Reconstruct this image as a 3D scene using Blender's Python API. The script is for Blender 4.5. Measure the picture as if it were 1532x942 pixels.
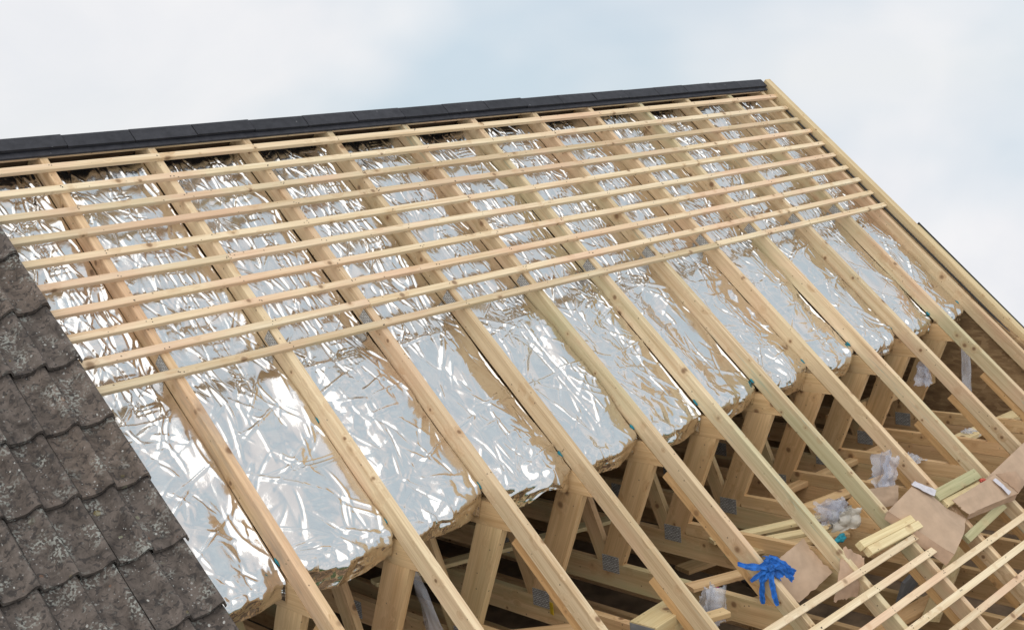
import bpy, math, random
import numpy as np
from mathutils import Vector, Matrix, noise as mnoise

for o in list(bpy.data.objects):
    bpy.data.objects.remove(o)
SC = bpy.context.scene
COL = SC.collection
random.seed(7)

# ------------------------------------------------------------------ camera, sky, sun, exposure
Z0 = 7.6                                    # height of the roof origin above the ground
cam_data = bpy.data.cameras.new('camera')
cam = bpy.data.objects.new('camera', cam_data)
COL.objects.link(cam)
RIGHT = Vector((0.69862, -0.71117, -0.07851))
DOWN = Vector((-0.17770, -0.06617, -0.98186))
FWD = Vector((0.69307, 0.69990, -0.17260))
m = Matrix((RIGHT, -DOWN, -FWD)).transposed().to_4x4()
m.translation = Vector((-2.75878, -6.00275, 0.13815 + Z0))
cam.matrix_world = m
cam_data.sensor_width = 36.0
cam_data.lens = 36.0 * 1830.7 / 1532.0
cam_data.clip_start = 0.1
cam_data.clip_end = 2000.0
SC.camera = cam

SUN_EL, SUN_AZ = math.radians(60), math.radians(205)      # azimuth from +X, counter-clockwise
world = bpy.data.worlds.new('World')
SC.world = world
world.use_nodes = True
wt = world.node_tree
wt.nodes.clear()


def wn(t, **kw):
    n = wt.nodes.new(t)
    for k, v in kw.items():
        setattr(n, k, v)
    return n


w_out = wn('ShaderNodeOutputWorld')
w_bg = wn('ShaderNodeBackground')
w_bg.inputs['Strength'].default_value = 0.1
w_sky = wn('ShaderNodeTexSky', sky_type='NISHITA', sun_disc=False, sun_elevation=SUN_EL,
           sun_rotation=math.pi / 2 - SUN_AZ, air_density=1.0, dust_density=1.5, ozone_density=1.0)
w_tc = wn('ShaderNodeTexCoord')
w_sep = wn('ShaderNodeSeparateXYZ')
w_abs = wn('ShaderNodeMath', operation='ABSOLUTE')
w_add = wn('ShaderNodeMath', operation='ADD')
w_add.inputs[1].default_value = 0.10
w_cmb = wn('ShaderNodeCombineXYZ')
wt.links.new(w_tc.outputs['Generated'], w_sep.inputs[0])
wt.links.new(w_sep.outputs['X'], w_cmb.inputs['X'])
wt.links.new(w_sep.outputs['Y'], w_cmb.inputs['Y'])
wt.links.new(w_sep.outputs['Z'], w_abs.inputs[0])
wt.links.new(w_abs.outputs[0], w_add.inputs[0])
wt.links.new(w_add.outputs[0], w_cmb.inputs['Z'])
wt.links.new(w_cmb.outputs[0], w_sky.inputs['Vector'])
w_map = wn('ShaderNodeMapping')
w_map.inputs['Scale'].default_value = (1.0, 1.0, 1.7)
w_map.inputs['Location'].default_value = (4.82, 3.72, -2.11)
wt.links.new(w_tc.outputs['Generated'], w_map.inputs['Vector'])
w_noise = wn('ShaderNodeTexNoise')
w_noise.inputs['Scale'].default_value = 3.4
w_noise.inputs['Detail'].default_value = 6.0
w_noise.inputs['Roughness'].default_value = 0.52
w_noise.inputs['Distortion'].default_value = 0.3
wt.links.new(w_map.outputs[0], w_noise.inputs['Vector'])
w_ramp = wn('ShaderNodeValToRGB')
w_ramp.color_ramp.elements[0].position = 0.40
w_ramp.color_ramp.elements[1].position = 0.64
w_ramp.color_ramp.elements[0].color = (0.78, 0.78, 0.78, 1)
w_ramp.color_ramp.elements[1].color = (0.96, 0.96, 0.96, 1)
wt.links.new(w_noise.outputs['Fac'], w_ramp.inputs[0])
w_n2 = wn('ShaderNodeTexNoise')
w_n2.inputs['Scale'].default_value = 2.3
w_n2.inputs['Detail'].default_value = 4.0
wt.links.new(w_map.outputs[0], w_n2.inputs['Vector'])
w_cc = wn('ShaderNodeValToRGB')
w_cc.color_ramp.elements[0].position = 0.40
w_cc.color_ramp.elements[1].position = 0.60
w_cc.color_ramp.elements[0].color = (5.5, 6.4, 7.1, 1)
w_cc.color_ramp.elements[1].color = (8.1, 8.0, 8.05, 1)
wt.links.new(w_n2.outputs['Fac'], w_cc.inputs[0])
# an overcast sky is brighter overhead than at the horizon
w_zen = wn('ShaderNodeMath', operation='MULTIPLY_ADD')
w_zen.inputs[1].default_value = 0.08
w_zen.inputs[2].default_value = 1.0
wt.links.new(w_abs.outputs[0], w_zen.inputs[0])
w_mulc = wn('ShaderNodeVectorMath', operation='SCALE')
wt.links.new(w_cc.outputs[0], w_mulc.inputs[0])
wt.links.new(w_zen.outputs[0], w_mulc.inputs['Scale'])
w_mix = wn('ShaderNodeMixRGB')
wt.links.new(w_ramp.outputs[0], w_mix.inputs['Fac'])
wt.links.new(w_sky.outputs[0], w_mix.inputs['Color1'])
wt.links.new(w_mulc.outputs[0], w_mix.inputs['Color2'])
wt.links.new(w_mix.outputs[0], w_bg.inputs['Color'])
wt.links.new(w_bg.outputs[0], w_out.inputs['Surface'])

sun_data = bpy.data.lights.new('sun', 'SUN')
sun_data.energy = 1.1
sun_data.angle = math.radians(85)
sun_data.color = (1.0, 0.95, 0.88)
sun = bpy.data.objects.new('sun', sun_data)
COL.objects.link(sun)
sd = Vector((math.cos(SUN_EL) * math.cos(SUN_AZ), math.cos(SUN_EL) * math.sin(SUN_AZ), math.sin(SUN_EL)))
sun.rotation_euler = sd.to_track_quat('Z', 'Y').to_euler()
sun.location = (0, 0, 30)

SC.view_settings.view_transform = 'Standard'
SC.view_settings.look = 'None'
SC.view_settings.exposure = 0.22
SC.view_settings.gamma = 1.0
SC.view_settings.use_curve_mapping = False
SC.render.engine = 'CYCLES'
SC.cycles.max_bounces = 7
SC.cycles.glossy_bounces = 4
SC.cycles.diffuse_bounces = 2
SC.cycles.transparent_max_bounces = 12
SC.cycles.caustics_reflective = True
SC.cycles.blur_glossy = 0.6
SC.cycles.sample_clamp_indirect = 4.0

# ------------------------------------------------------------------ roof frame
PITCH = math.radians(43.1437)
CP, SP = math.cos(PITCH), math.sin(PITCH)
DN = Vector((0, -CP, -SP))            # down the slope
NR = Vector((0, -SP, CP))             # out of the roof
UX = Vector((1, 0, 0))                # along the ridge
GAUGE = 0.1537
RU = [i * 0.6 for i in range(11)] + [6.50]     # rafter centres along the ridge
APEX_V = -0.14
ORD = ['first', 'second', 'third', 'fourth', 'fifth', 'sixth', 'seventh', 'eighth', 'ninth', 'tenth',
       'eleventh', 'twelfth', 'thirteenth']


def P(u, v, h=0.0):
    return Vector((u, 0, Z0)) + DN * v + NR * h


def G(u, y, z):
    return Vector((u, y, z + Z0))


# ------------------------------------------------------------------ tagging helpers
def tag(o, label=None, cat=None, group=None, kind=None):
    if label: o['label'] = label
    if cat: o['category'] = cat
    if group: o['group'] = group
    if kind: o['kind'] = kind
    return o


def empty(name, loc, label=None, cat=None, group=None, kind=None):
    o = bpy.data.objects.new(name, None)
    o.empty_display_size = 0.1
    o.location = loc
    COL.objects.link(o)
    return tag(o, label, cat, group, kind)


def link(name, me, mat, parent=None, mw=None):
    o = bpy.data.objects.new(name, me)
    COL.objects.link(o)
    if mat is not None and len(me.materials) == 0:
        me.materials.append(mat)
    if mw is None:
        mw = Matrix.Identity(4)
    if parent is not None:
        o.parent = parent
        o.matrix_parent_inverse = Matrix.Identity(4)
        pm = Matrix.Translation(parent.location) if parent.type == 'EMPTY' else parent['_mw'] if '_mw' in parent else parent.matrix_basis
        o.matrix_basis = pm.inverted() @ mw
    else:
        o.matrix_basis = mw
    return o


def sub(name, me, mat, parent, mw):
    """a sub-part: parent is a mesh part under an Empty at root"""
    o = bpy.data.objects.new(name, me)
    COL.objects.link(o)
    if len(me.materials) == 0:
        me.materials.append(mat)
    o.parent = parent
    root = parent.parent
    full = (Matrix.Translation(root.location) if root else Matrix.Identity(4)) @ parent.matrix_basis
    o.matrix_basis = full.inverted() @ mw
    return o


def mesh(name, verts, faces, smooth=False):
    me = bpy.data.meshes.new(name)
    me.from_pydata([tuple(v) for v in verts], [], faces)
    me.update()
    if smooth:
        me.polygons.foreach_set('use_smooth', [True] * len(me.polygons))
    return me


def frame(x, z, o):
    """matrix with local X = x, local Z = z (made square), origin o"""
    x = Vector(x).normalized()
    y = Vector(z).cross(x).normalized()
    z = x.cross(y)
    mm = Matrix((x, y, z)).transposed().to_4x4()
    mm.translation = o
    return mm


# ------------------------------------------------------------------ materials
def newmat(name):
    mt = bpy.data.materials.new(name)
    mt.use_nodes = True
    nt = mt.node_tree
    b = nt.nodes['Principled BSDF']
    return mt, nt, b


def nd(nt, t, ins=None, **kw):
    n = nt.nodes.new(t)
    for k, v in kw.items():
        setattr(n, k, v)
    if ins:
        for k, v in ins.items():
            if hasattr(v, 'is_linked') or isinstance(v, bpy.types.NodeSocket):
                nt.links.new(v, n.inputs[k])
            else:
                n.inputs[k].default_value = v
    return n


def ramp(nt, fac, stops):
    r = nt.nodes.new('ShaderNodeValToRGB')
    els = r.color_ramp.elements
    while len(els) < len(stops):
        els.new(0.5)
    for e, (p, c) in zip(els, stops):
        e.position = p
        e.color = c if len(c) == 4 else (*c, 1)
    nt.links.new(fac, r.inputs[0])
    return r.outputs[0]


def mixc(nt, fac, a, b, mode='MIX'):
    n = nt.nodes.new('ShaderNodeMixRGB')
    n.blend_type = mode
    for i, v in zip(('Fac', 'Color1', 'Color2'), (fac, a, b)):
        if isinstance(v, bpy.types.NodeSocket):
            nt.links.new(v, n.inputs[i])
        else:
            n.inputs[i].default_value = v if not isinstance(v, tuple) or len(v) == 4 else (*v, 1)
    return n.outputs[0]


def wood_mat(name, light, dark, green=0.0, pink=0.0, knots=1.0, stain=0.0, grey=0.0, rough=0.72):
    mt, nt, b = newmat(name)
    tc = nd(nt, 'ShaderNodeTexCoord')
    oi = nd(nt, 'ShaderNodeObjectInfo')
    sc = nd(nt, 'ShaderNodeVectorMath', {0: (41.0, 7.3, 3.1), 'Scale': oi.outputs['Random']}, operation='SCALE')
    v = nd(nt, 'ShaderNodeVectorMath', {0: tc.outputs['Object'], 1: sc.outputs[0]}, operation='ADD').outputs[0]
    # knots
    kv = nd(nt, 'ShaderNodeMapping', {'Vector': v, 'Scale': (3.4, 11.0, 11.0)}).outputs[0]
    vor = nd(nt, 'ShaderNodeTexVoronoi', {'Vector': kv, 'Scale': 1.0, 'Randomness': 1.0})
    ksep = nd(nt, 'ShaderNodeSeparateColor', {0: vor.outputs['Color']})
    # knot stretch so that it is round: distance measured in scaled space is fine
    kw_ = nd(nt, 'ShaderNodeMapping', {'Vector': v, 'Scale': (11.0, 11.0, 11.0)}).outputs[0]
    vor2 = nd(nt, 'ShaderNodeTexVoronoi', {'Vector': kw_, 'Scale': 1.0, 'Randomness': 1.0})
    k2 = nd(nt, 'ShaderNodeSeparateColor', {0: vor2.outputs['Color']})
    sel = nd(nt, 'ShaderNodeMath', {0: k2.outputs[0], 1: 0.58}, operation='GREATER_THAN').outputs[0]
    size = nd(nt, 'ShaderNodeMath', {0: k2.outputs[1], 1: 0.22, 2: 0.08}, operation='MULTIPLY_ADD').outputs[0]
    kd = nd(nt, 'ShaderNodeMath', {0: vor2.outputs['Distance'], 1: size}, operation='DIVIDE').outputs[0]
    kin = ramp(nt, kd, [(0.0, (1, 1, 1)), (0.55, (0.85, 0.85, 0.85)), (1.0, (0, 0, 0))])
    knot = nd(nt, 'ShaderNodeMath', {0: kin, 1: sel}, operation='MULTIPLY').outputs[0]
    khalo = ramp(nt, nd(nt, 'ShaderNodeMath', {0: kd, 1: 0.38}, operation='MULTIPLY').outputs[0],
                 [(0.0, (1, 1, 1)), (1.0, (0, 0, 0))])
    halo = nd(nt, 'ShaderNodeMath', {0: khalo, 1: sel}, operation='MULTIPLY').outputs[0]
    # grain, bent round the knots
    bend = nd(nt, 'ShaderNodeVectorMath', {0: (0.0, 0.03, 0.03), 'Scale': halo}, operation='SCALE').outputs[0]
    gv = nd(nt, 'ShaderNodeVectorMath', {0: v, 1: bend}, operation='ADD').outputs[0]
    g1v = nd(nt, 'ShaderNodeMapping', {'Vector': gv, 'Scale': (0.9, 34.0, 34.0)}).outputs[0]
    g1 = nd(nt, 'ShaderNodeTexNoise', {'Vector': g1v, 'Scale': 1.0, 'Detail': 4.0, 'Roughness': 0.6, 'Distortion': 0.4}).outputs['Fac']
    g2v = nd(nt, 'ShaderNodeMapping', {'Vector': gv, 'Scale': (5.0, 170.0, 170.0)}).outputs[0]
    g2 = nd(nt, 'ShaderNodeTexNoise', {'Vector': g2v, 'Scale': 1.0, 'Detail': 2.0}).outputs['Fac']
    base = ramp(nt, g1, [(0.32, light), (0.50, tuple(0.6 * a + 0.4 * c for a, c in zip(light, dark))), (0.66, dark)])
    fine = ramp(nt, g2, [(0.3, (1.07, 1.06, 1.05)), (0.7, (0.84, 0.80, 0.75))])
    col = mixc(nt, 0.75, base, fine, 'MULTIPLY')
    # board-to-board tone
    r1 = nd(nt, 'ShaderNodeMath', {0: oi.outputs['Random'], 1: 17.31}, operation='MULTIPLY').outputs[0]
    r1 = nd(nt, 'ShaderNodeMath', {0: r1}, operation='FRACT').outputs[0]
    tone = ramp(nt, r1, [(0.0, (0.80, 0.75, 0.68)), (0.35, (1.0, 0.97, 0.93)), (0.7, (1.06, 1.03, 0.97)), (1.0, (0.95, 0.86, 0.78))])
    col = mixc(nt, 1.0, col, tone, 'MULTIPLY')
    r2 = nd(nt, 'ShaderNodeMath', {0: oi.outputs['Random'], 1: 53.77}, operation='MULTIPLY').outputs[0]
    r2 = nd(nt, 'ShaderNodeMath', {0: r2}, operation='FRACT').outputs[0]
    pv = nd(nt, 'ShaderNodeMapping', {'Vector': v, 'Scale': (1.6, 3.0, 3.0)}).outputs[0]
    pn = nd(nt, 'ShaderNodeTexNoise', {'Vector': pv, 'Scale': 1.0, 'Detail': 3.0}).outputs['Fac']
    if pink > 0:
        pf = nd(nt, 'ShaderNodeMath', {0: ramp(nt, pn, [(0.48, (0, 0, 0)), (0.66, (1, 1, 1))]), 1: pink}, operation='MULTIPLY').outputs[0]
        col = mixc(nt, pf, col, (0.78, 0.44, 0.30, 1))
    if green > 0:
        gn_v = nd(nt, 'ShaderNodeMapping', {'Vector': v, 'Location': (5, 3, 1), 'Scale': (1.1, 5.0, 5.0)}).outputs[0]
        gn = nd(nt, 'ShaderNodeTexNoise', {'Vector': gn_v, 'Scale': 1.0, 'Detail': 4.0}).outputs['Fac']
        gf = nd(nt, 'ShaderNodeMath', {0: ramp(nt, gn, [(0.44, (0, 0, 0)), (0.70, (1, 1, 1))]), 1: r2}, operation='MULTIPLY').outputs[0]
        gf = nd(nt, 'ShaderNodeMath', {0: gf, 1: green}, operation='MULTIPLY').outputs[0]
        col = mixc(nt, gf, col, (0.42, 0.46, 0.26, 1))
    if grey > 0:
        gr_v = nd(nt, 'ShaderNodeMapping', {'Vector': v, 'Location': (1, 8, 2), 'Scale': (2.0, 9.0, 9.0)}).outputs[0]
        gr = nd(nt, 'ShaderNodeTexNoise', {'Vector': gr_v, 'Scale': 1.0, 'Detail': 5.0, 'Roughness': 0.65}).outputs['Fac']
        col = mixc(nt, nd(nt, 'ShaderNodeMath', {0: ramp(nt, gr, [(0.52, (0, 0, 0)), (0.74, (1, 1, 1))]), 1: grey}, operation='MULTIPLY').outputs[0],
                   col, (0.34, 0.27, 0.21, 1))
    # small dark pin marks and dirt
    dv = nd(nt, 'ShaderNodeTexVoronoi', {'Vector': v, 'Scale': 34.0, 'Randomness': 1.0})
    ds = nd(nt, 'ShaderNodeSeparateColor', {0: dv.outputs['Color']})
    dsel = nd(nt, 'ShaderNodeMath', {0: ds.outputs[0], 1: 0.90}, operation='GREATER_THAN').outputs[0]
    dd = nd(nt, 'ShaderNodeMath', {0: dv.outputs['Distance'], 1: 0.16}, operation='LESS_THAN').outputs[0]
    dm = nd(nt, 'ShaderNodeMath', {0: dd, 1: dsel}, operation='MULTIPLY').outputs[0]
    dm = nd(nt, 'ShaderNodeMath', {0: dm, 1: 0.7}, operation='MULTIPLY').outputs[0]
    col = mixc(nt, dm, col, (0.13, 0.08, 0.05, 1))
    hz = nd(nt, 'ShaderNodeMath', {0: halo, 1: 0.42 * knots}, operation='MULTIPLY').outputs[0]
    col = mixc(nt, hz, col, (0.50, 0.27, 0.12, 1))
    kk = nd(nt, 'ShaderNodeMath', {0: knot, 1: 0.85 * knots}, operation='MULTIPLY').outputs[0]
    col = mixc(nt, kk, col, (0.17, 0.085, 0.04, 1))
    if stain > 0:
        # blue-green treatment ink rubbed along the grain
        sv = nd(nt, 'ShaderNodeMapping', {'Vector': v, 'Location': (2, 1, 4), 'Scale': (1.4, 26.0, 26.0)}).outputs[0]
        sn = nd(nt, 'ShaderNodeTexNoise', {'Vector': sv, 'Scale': 1.0, 'Detail': 5.0, 'Roughness': 0.7}).outputs['Fac']
        s3 = nd(nt, 'ShaderNodeMath', {0: ramp(nt, sn, [(0.60, (0, 0, 0)), (0.74, (1, 1, 1))]), 1: r2}, operation='MULTIPLY').outputs[0]
        s3 = nd(nt, 'ShaderNodeMath', {0: s3, 1: stain}, operation='MULTIPLY').outputs[0]
        col = mixc(nt, s3, col, (0.20, 0.38, 0.33, 1))
    nt.links.new(col, b.inputs['Base Color'])
    b.inputs['Roughness'].default_value = rough
    b.inputs['Specular IOR Level'].default_value = 0.25
    bp = nd(nt, 'ShaderNodeBump', {'Height': g2, 'Strength': 0.25, 'Distance': 0.002})
    nt.links.new(bp.outputs[0], b.inputs['Normal'])
    return mt


M = {}
M['batten'] = wood_mat('batten_wood', (0.90, 0.78, 0.575), (0.74, 0.58, 0.375), green=0.15, pink=0.42, knots=0.9)
M['rafter'] = wood_mat('rafter_wood', (0.88, 0.73, 0.51), (0.65, 0.48, 0.30), green=0.55, pink=0.30, stain=0.8)
M['rafter_old'] = wood_mat('weathered_rafter_wood', (0.83, 0.63, 0.41), (0.58, 0.385, 0.215), green=0.1, pink=0.3, grey=0.75)
M['web'] = wood_mat('truss_web_wood', (0.78, 0.56, 0.32), (0.61, 0.40, 0.20), green=0.25, pink=0.1)
M['chord'] = wood_mat('truss_chord_wood', (0.76, 0.55, 0.32), (0.57, 0.38, 0.20), green=0.75, pink=0.15)
M['scab'] = wood_mat('rough_sawn_wood', (0.73, 0.49, 0.25), (0.54, 0.33, 0.15), knots=0.8)
M['offcut'] = wood_mat('pale_offcut_wood', (0.86, 0.74, 0.46), (0.72, 0.57, 0.32), green=0.3)
M['treated'] = wood_mat('green_treated_wood', (0.55, 0.50, 0.30), (0.40, 0.37, 0.20), green=0.6, knots=0.7)
M['verge'] = wood_mat('verge_board_wood', (0.74, 0.60, 0.38), (0.60, 0.46, 0.27), green=0.5)


def foil_mat():
    mt, nt, b = newmat('aluminium_foil')
    tc = nd(nt, 'ShaderNodeTexCoord')
    oi = nd(nt, 'ShaderNodeObjectInfo')
    sc = nd(nt, 'ShaderNodeVectorMath', {0: (13.0, 29.3, 3.1), 'Scale': oi.outputs['Random']}, operation='SCALE')
    v = nd(nt, 'ShaderNodeVectorMath', {0: tc.outputs['Object'], 1: sc.outputs[0]}, operation='ADD').outputs[0]
    vor = nd(nt, 'ShaderNodeTexVoronoi', {'Vector': v, 'Scale': 38.0, 'Randomness': 1.0}, feature='F1')
    n1 = nd(nt, 'ShaderNodeTexNoise', {'Vector': v, 'Scale': 26.0, 'Detail': 3.0, 'Roughness': 0.55, 'Distortion': 1.2}).outputs['Fac']
    a = nd(nt, 'ShaderNodeMath', {0: n1, 1: 0.5}, operation='SUBTRACT').outputs[0]
    a = nd(nt, 'ShaderNodeMath', {0: a}, operation='ABSOLUTE').outputs[0]
    hgt = nd(nt, 'ShaderNodeMath', {0: vor.outputs['Distance'], 1: 0.16, 2: a}, operation='MULTIPLY_ADD').outputs[0]
    bp = nd(nt, 'ShaderNodeBump', {'Height': hgt, 'Strength': 0.22, 'Distance': 0.004})
    nt.links.new(bp.outputs[0], b.inputs['Normal'])
    b.inputs['Base Color'].default_value = (0.775, 0.75, 0.715, 1)
    b.inputs['Metallic'].default_value = 1.0
    rn = nd(nt, 'ShaderNodeTexNoise', {'Vector': v, 'Scale': 9.0, 'Detail': 2.0}).outputs['Fac']
    rr = nd(nt, 'ShaderNodeMapRange', {0: rn, 1: 0.3, 2: 0.7, 3: 0.10, 4: 0.19}).outputs[0]
    nt.links.new(rr, b.inputs['Roughness'])
    return mt


M['foil'] = foil_mat()


def plain(name, col, rough=0.6, metal=0.0, nscale=30.0, var=0.25, bump=0.15, spec=0.4):
    mt, nt, b = newmat(name)
    tc = nd(nt, 'ShaderNodeTexCoord')
    n = nd(nt, 'ShaderNodeTexNoise', {'Vector': tc.outputs['Object'], 'Scale': nscale, 'Detail': 5.0, 'Roughness': 0.6}).outputs['Fac']
    c = ramp(nt, n, [(0.3, tuple(x * (1 - var) for x in col)), (0.7, tuple(min(1, x * (1 + var)) for x in col))])
    nt.links.new(c, b.inputs['Base Color'])
    b.inputs['Roughness'].default_value = rough
    b.inputs['Metallic'].default_value = metal
    b.inputs['Specular IOR Level'].default_value = spec
    bp = nd(nt, 'ShaderNodeBump', {'Height': n, 'Strength': bump, 'Distance': 0.004})
    nt.links.new(bp.outputs[0], b.inputs['Normal'])
    return mt


def slate_mat():
    mt, nt, b = newmat('ridge_slate')
    tc = nd(nt, 'ShaderNodeTexCoord')
    oi = nd(nt, 'ShaderNodeObjectInfo')
    sc = nd(nt, 'ShaderNodeVectorMath', {0: (13.0, 5.0, 3.0), 'Scale': oi.outputs['Random']}, operation='SCALE')
    v = nd(nt, 'ShaderNodeVectorMath', {0: tc.outputs['Object'], 1: sc.outputs[0]}, operation='ADD').outputs[0]
    n = nd(nt, 'ShaderNodeTexNoise', {'Vector': v, 'Scale': 22.0, 'Detail': 6.0, 'Roughness': 0.65}).outputs['Fac']
    c = ramp(nt, n, [(0.3, (0.022, 0.022, 0.026)), (0.7, (0.046, 0.046, 0.052))])
    tone = ramp(nt, oi.outputs['Random'], [(0.0, (0.8, 0.8, 0.82)), (1.0, (1.25, 1.22, 1.22))])
    c = mixc(nt, 1.0, c, tone, 'MULTIPLY')
    vor = nd(nt, 'ShaderNodeTexVoronoi', {'Vector': v, 'Scale': 26.0})
    s = nd(nt, 'ShaderNodeSeparateColor', {0: vor.outputs['Color']})
    sel = nd(nt, 'ShaderNodeMath', {0: s.outputs[0], 1: 0.93}, operation='GREATER_THAN').outputs[0]
    dd = nd(nt, 'ShaderNodeMath', {0: vor.outputs['Distance'], 1: 0.16}, operation='LESS_THAN').outputs[0]
    f = nd(nt, 'ShaderNodeMath', {0: sel, 1: dd}, operation='MULTIPLY').outputs[0]
    f = nd(nt, 'ShaderNodeMath', {0: f, 1: 0.45}, operation='MULTIPLY').outputs[0]
    c = mixc(nt, f, c, (0.3, 0.3, 0.3, 1))
    nt.links.new(c, b.inputs['Base Color'])
    b.inputs['Roughness'].default_value = 0.62
    b.inputs['Specular IOR Level'].default_value = 0.3
    bp = nd(nt, 'ShaderNodeBump', {'Height': n, 'Strength': 0.3, 'Distance': 0.003})
    nt.links.new(bp.outputs[0], b.inputs['Normal'])
    return mt


M['slate'] = slate_mat()


def tile_mat():
    mt, nt, b = newmat('weathered_concrete_tile')
    tc = nd(nt, 'ShaderNodeTexCoord')
    oi = nd(nt, 'ShaderNodeObjectInfo')
    sc = nd(nt, 'ShaderNodeVectorMath', {0: (13.0, 29.0, 3.0), 'Scale': oi.outputs['Random']}, operation='SCALE')
    v = nd(nt, 'ShaderNodeVectorMath', {0: tc.outputs['Object'], 1: sc.outputs[0]}, operation='ADD').outputs[0]
    n1 = nd(nt, 'ShaderNodeTexNoise', {'Vector': v, 'Scale': 14.0, 'Detail': 7.0, 'Roughness': 0.68, 'Distortion': 0.5}).outputs['Fac']
    c = ramp(nt, n1, [(0.28, (0.040, 0.033, 0.029)), (0.45, (0.105, 0.086, 0.073)), (0.58, (0.155, 0.126, 0.107)), (0.75, (0.21, 0.172, 0.146))])
    tone = ramp(nt, oi.outputs['Random'], [(0.0, (0.85, 0.83, 0.82)), (0.5, (1.0, 1.0, 1.0)), (1.0, (1.1, 1.05, 1.0))])
    c = mixc(nt, 1.0, c, tone, 'MULTIPLY')
    # dark algae blotches
    nb = nd(nt, 'ShaderNodeTexNoise', {'Vector': v, 'Scale': 42.0, 'Detail': 3.0, 'Roughness': 0.55, 'Distortion': 0.8}).outputs['Fac']
    c = mixc(nt, ramp(nt, nb, [(0.54, (0, 0, 0)), (0.62, (0.72, 0.72, 0.72))]), c, (0.040, 0.036, 0.034, 1))
    # grey crusty lichen patches
    ng = nd(nt, 'ShaderNodeTexNoise', {'Vector': v, 'Scale': 9.0, 'Detail': 1.0}).outputs['Fac']
    ng2 = nd(nt, 'ShaderNodeTexNoise', {'Vector': v, 'Scale': 85.0, 'Detail': 3.0}).outputs['Fac']
    gf = nd(nt, 'ShaderNodeMath', {0: ramp(nt, ng, [(0.52, (0, 0, 0)), (0.66, (1, 1, 1))]), 1: ramp(nt, ng2, [(0.50, (0, 0, 0)), (0.58, (0.8, 0.8, 0.8))])}, operation='MULTIPLY').outputs[0]
    c = mixc(nt, gf, c, (0.34, 0.34, 0.30, 1))

    def dots(scale, thr, r, colr, amt):
        nonlocal c
        wv = nd(nt, 'ShaderNodeTexNoise', {'Vector': v, 'Scale': scale * 1.4, 'Detail': 2.0}).outputs['Color']
        wv = nd(nt, 'ShaderNodeVectorMath', {0: wv, 'Scale': 0.35 / scale}, operation='SCALE').outputs[0]
        vv = nd(nt, 'ShaderNodeVectorMath', {0: v, 1: wv}, operation='ADD').outputs[0]
        vo = nd(nt, 'ShaderNodeTexVoronoi', {'Vector': vv, 'Scale': scale, 'Randomness': 1.0})
        s = nd(nt, 'ShaderNodeSeparateColor', {0: vo.outputs['Color']})
        sel = nd(nt, 'ShaderNodeMath', {0: s.outputs[0], 1: thr}, operation='GREATER_THAN').outputs[0]
        rad = nd(nt, 'ShaderNodeMath', {0: s.outputs[1], 1: r}, operation='MULTIPLY').outputs[0]
        dd = nd(nt, 'ShaderNodeMath', {0: vo.outputs['Distance'], 1: rad}, operation='LESS_THAN').outputs[0]
        f = nd(nt, 'ShaderNodeMath', {0: sel, 1: dd}, operation='MULTIPLY').outputs[0]
        pm = ramp(nt, nd(nt, 'ShaderNodeTexNoise', {'Vector': v, 'Scale': 4.0 + scale * 0.04, 'Detail': 2.0}).outputs['Fac'], [(0.40, (0.12,) * 3), (0.60, (1, 1, 1))])
        f = nd(nt, 'ShaderNodeMath', {0: f, 1: pm}, operation='MULTIPLY').outputs[0]
        f = nd(nt, 'ShaderNodeMath', {0: f, 1: amt}, operation='MULTIPLY').outputs[0]
        c = mixc(nt, f, c, colr)
    dots(42, 0.74, 0.30, (0.50, 0.49, 0.45, 1), 0.85)
    dots(90, 0.70, 0.34, (0.42, 0.41, 0.38, 1), 0.7)
    dots(19, 0.90, 0.30, (0.34, 0.34, 0.22, 1), 0.55)
    dots(20, 0.93, 0.33, (0.26, 0.12, 0.06, 1), 0.45)
    dots(24, 0.93, 0.36, (0.26, 0.20, 0.05, 1), 0.5)
    nt.links.new(c, b.inputs['Base Color'])
    b.inputs['Roughness'].default_value = 0.9
    b.inputs['Specular IOR Level'].default_value = 0.2
    n3 = nd(nt, 'ShaderNodeTexNoise', {'Vector': v, 'Scale': 120.0, 'Detail': 4.0}).outputs['Fac']
    bp = nd(nt, 'ShaderNodeBump', {'Height': n3, 'Strength': 0.5, 'Distance': 0.004})
    nt.links.new(bp.outputs[0], b.inputs['Normal'])
    return mt


M['tile'] = tile_mat()


def plate_mat():
    mt, nt, b = newmat('galvanised_nail_plate')
    tc = nd(nt, 'ShaderNodeTexCoord')
    br = nd(nt, 'ShaderNodeTexBrick', {'Vector': tc.outputs['Object'], 'Color1': (0.70, 0.71, 0.70, 1), 'Color2': (0.52, 0.53, 0.53, 1), 'Mortar': (0.24, 0.22, 0.19, 1),
                                       'Scale': 1.0, 'Mortar Size': 0.0022, 'Mortar Smooth': 0.3, 'Brick Width': 0.022, 'Row Height': 0.011})
    n = nd(nt, 'ShaderNodeTexNoise', {'Vector': tc.outputs['Object'], 'Scale': 60.0, 'Detail': 4.0}).outputs['Fac']
    c = mixc(nt, 0.6, br.outputs['Color'], ramp(nt, n, [(0.3, (0.45, 0.45, 0.46)), (0.7, (1.1, 1.1, 1.1))]), 'MULTIPLY')
    nt.links.new(c, b.inputs['Base Color'])
    b.inputs['Metallic'].default_value = 0.25
    b.inputs['Roughness'].default_value = 0.5
    return mt


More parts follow.
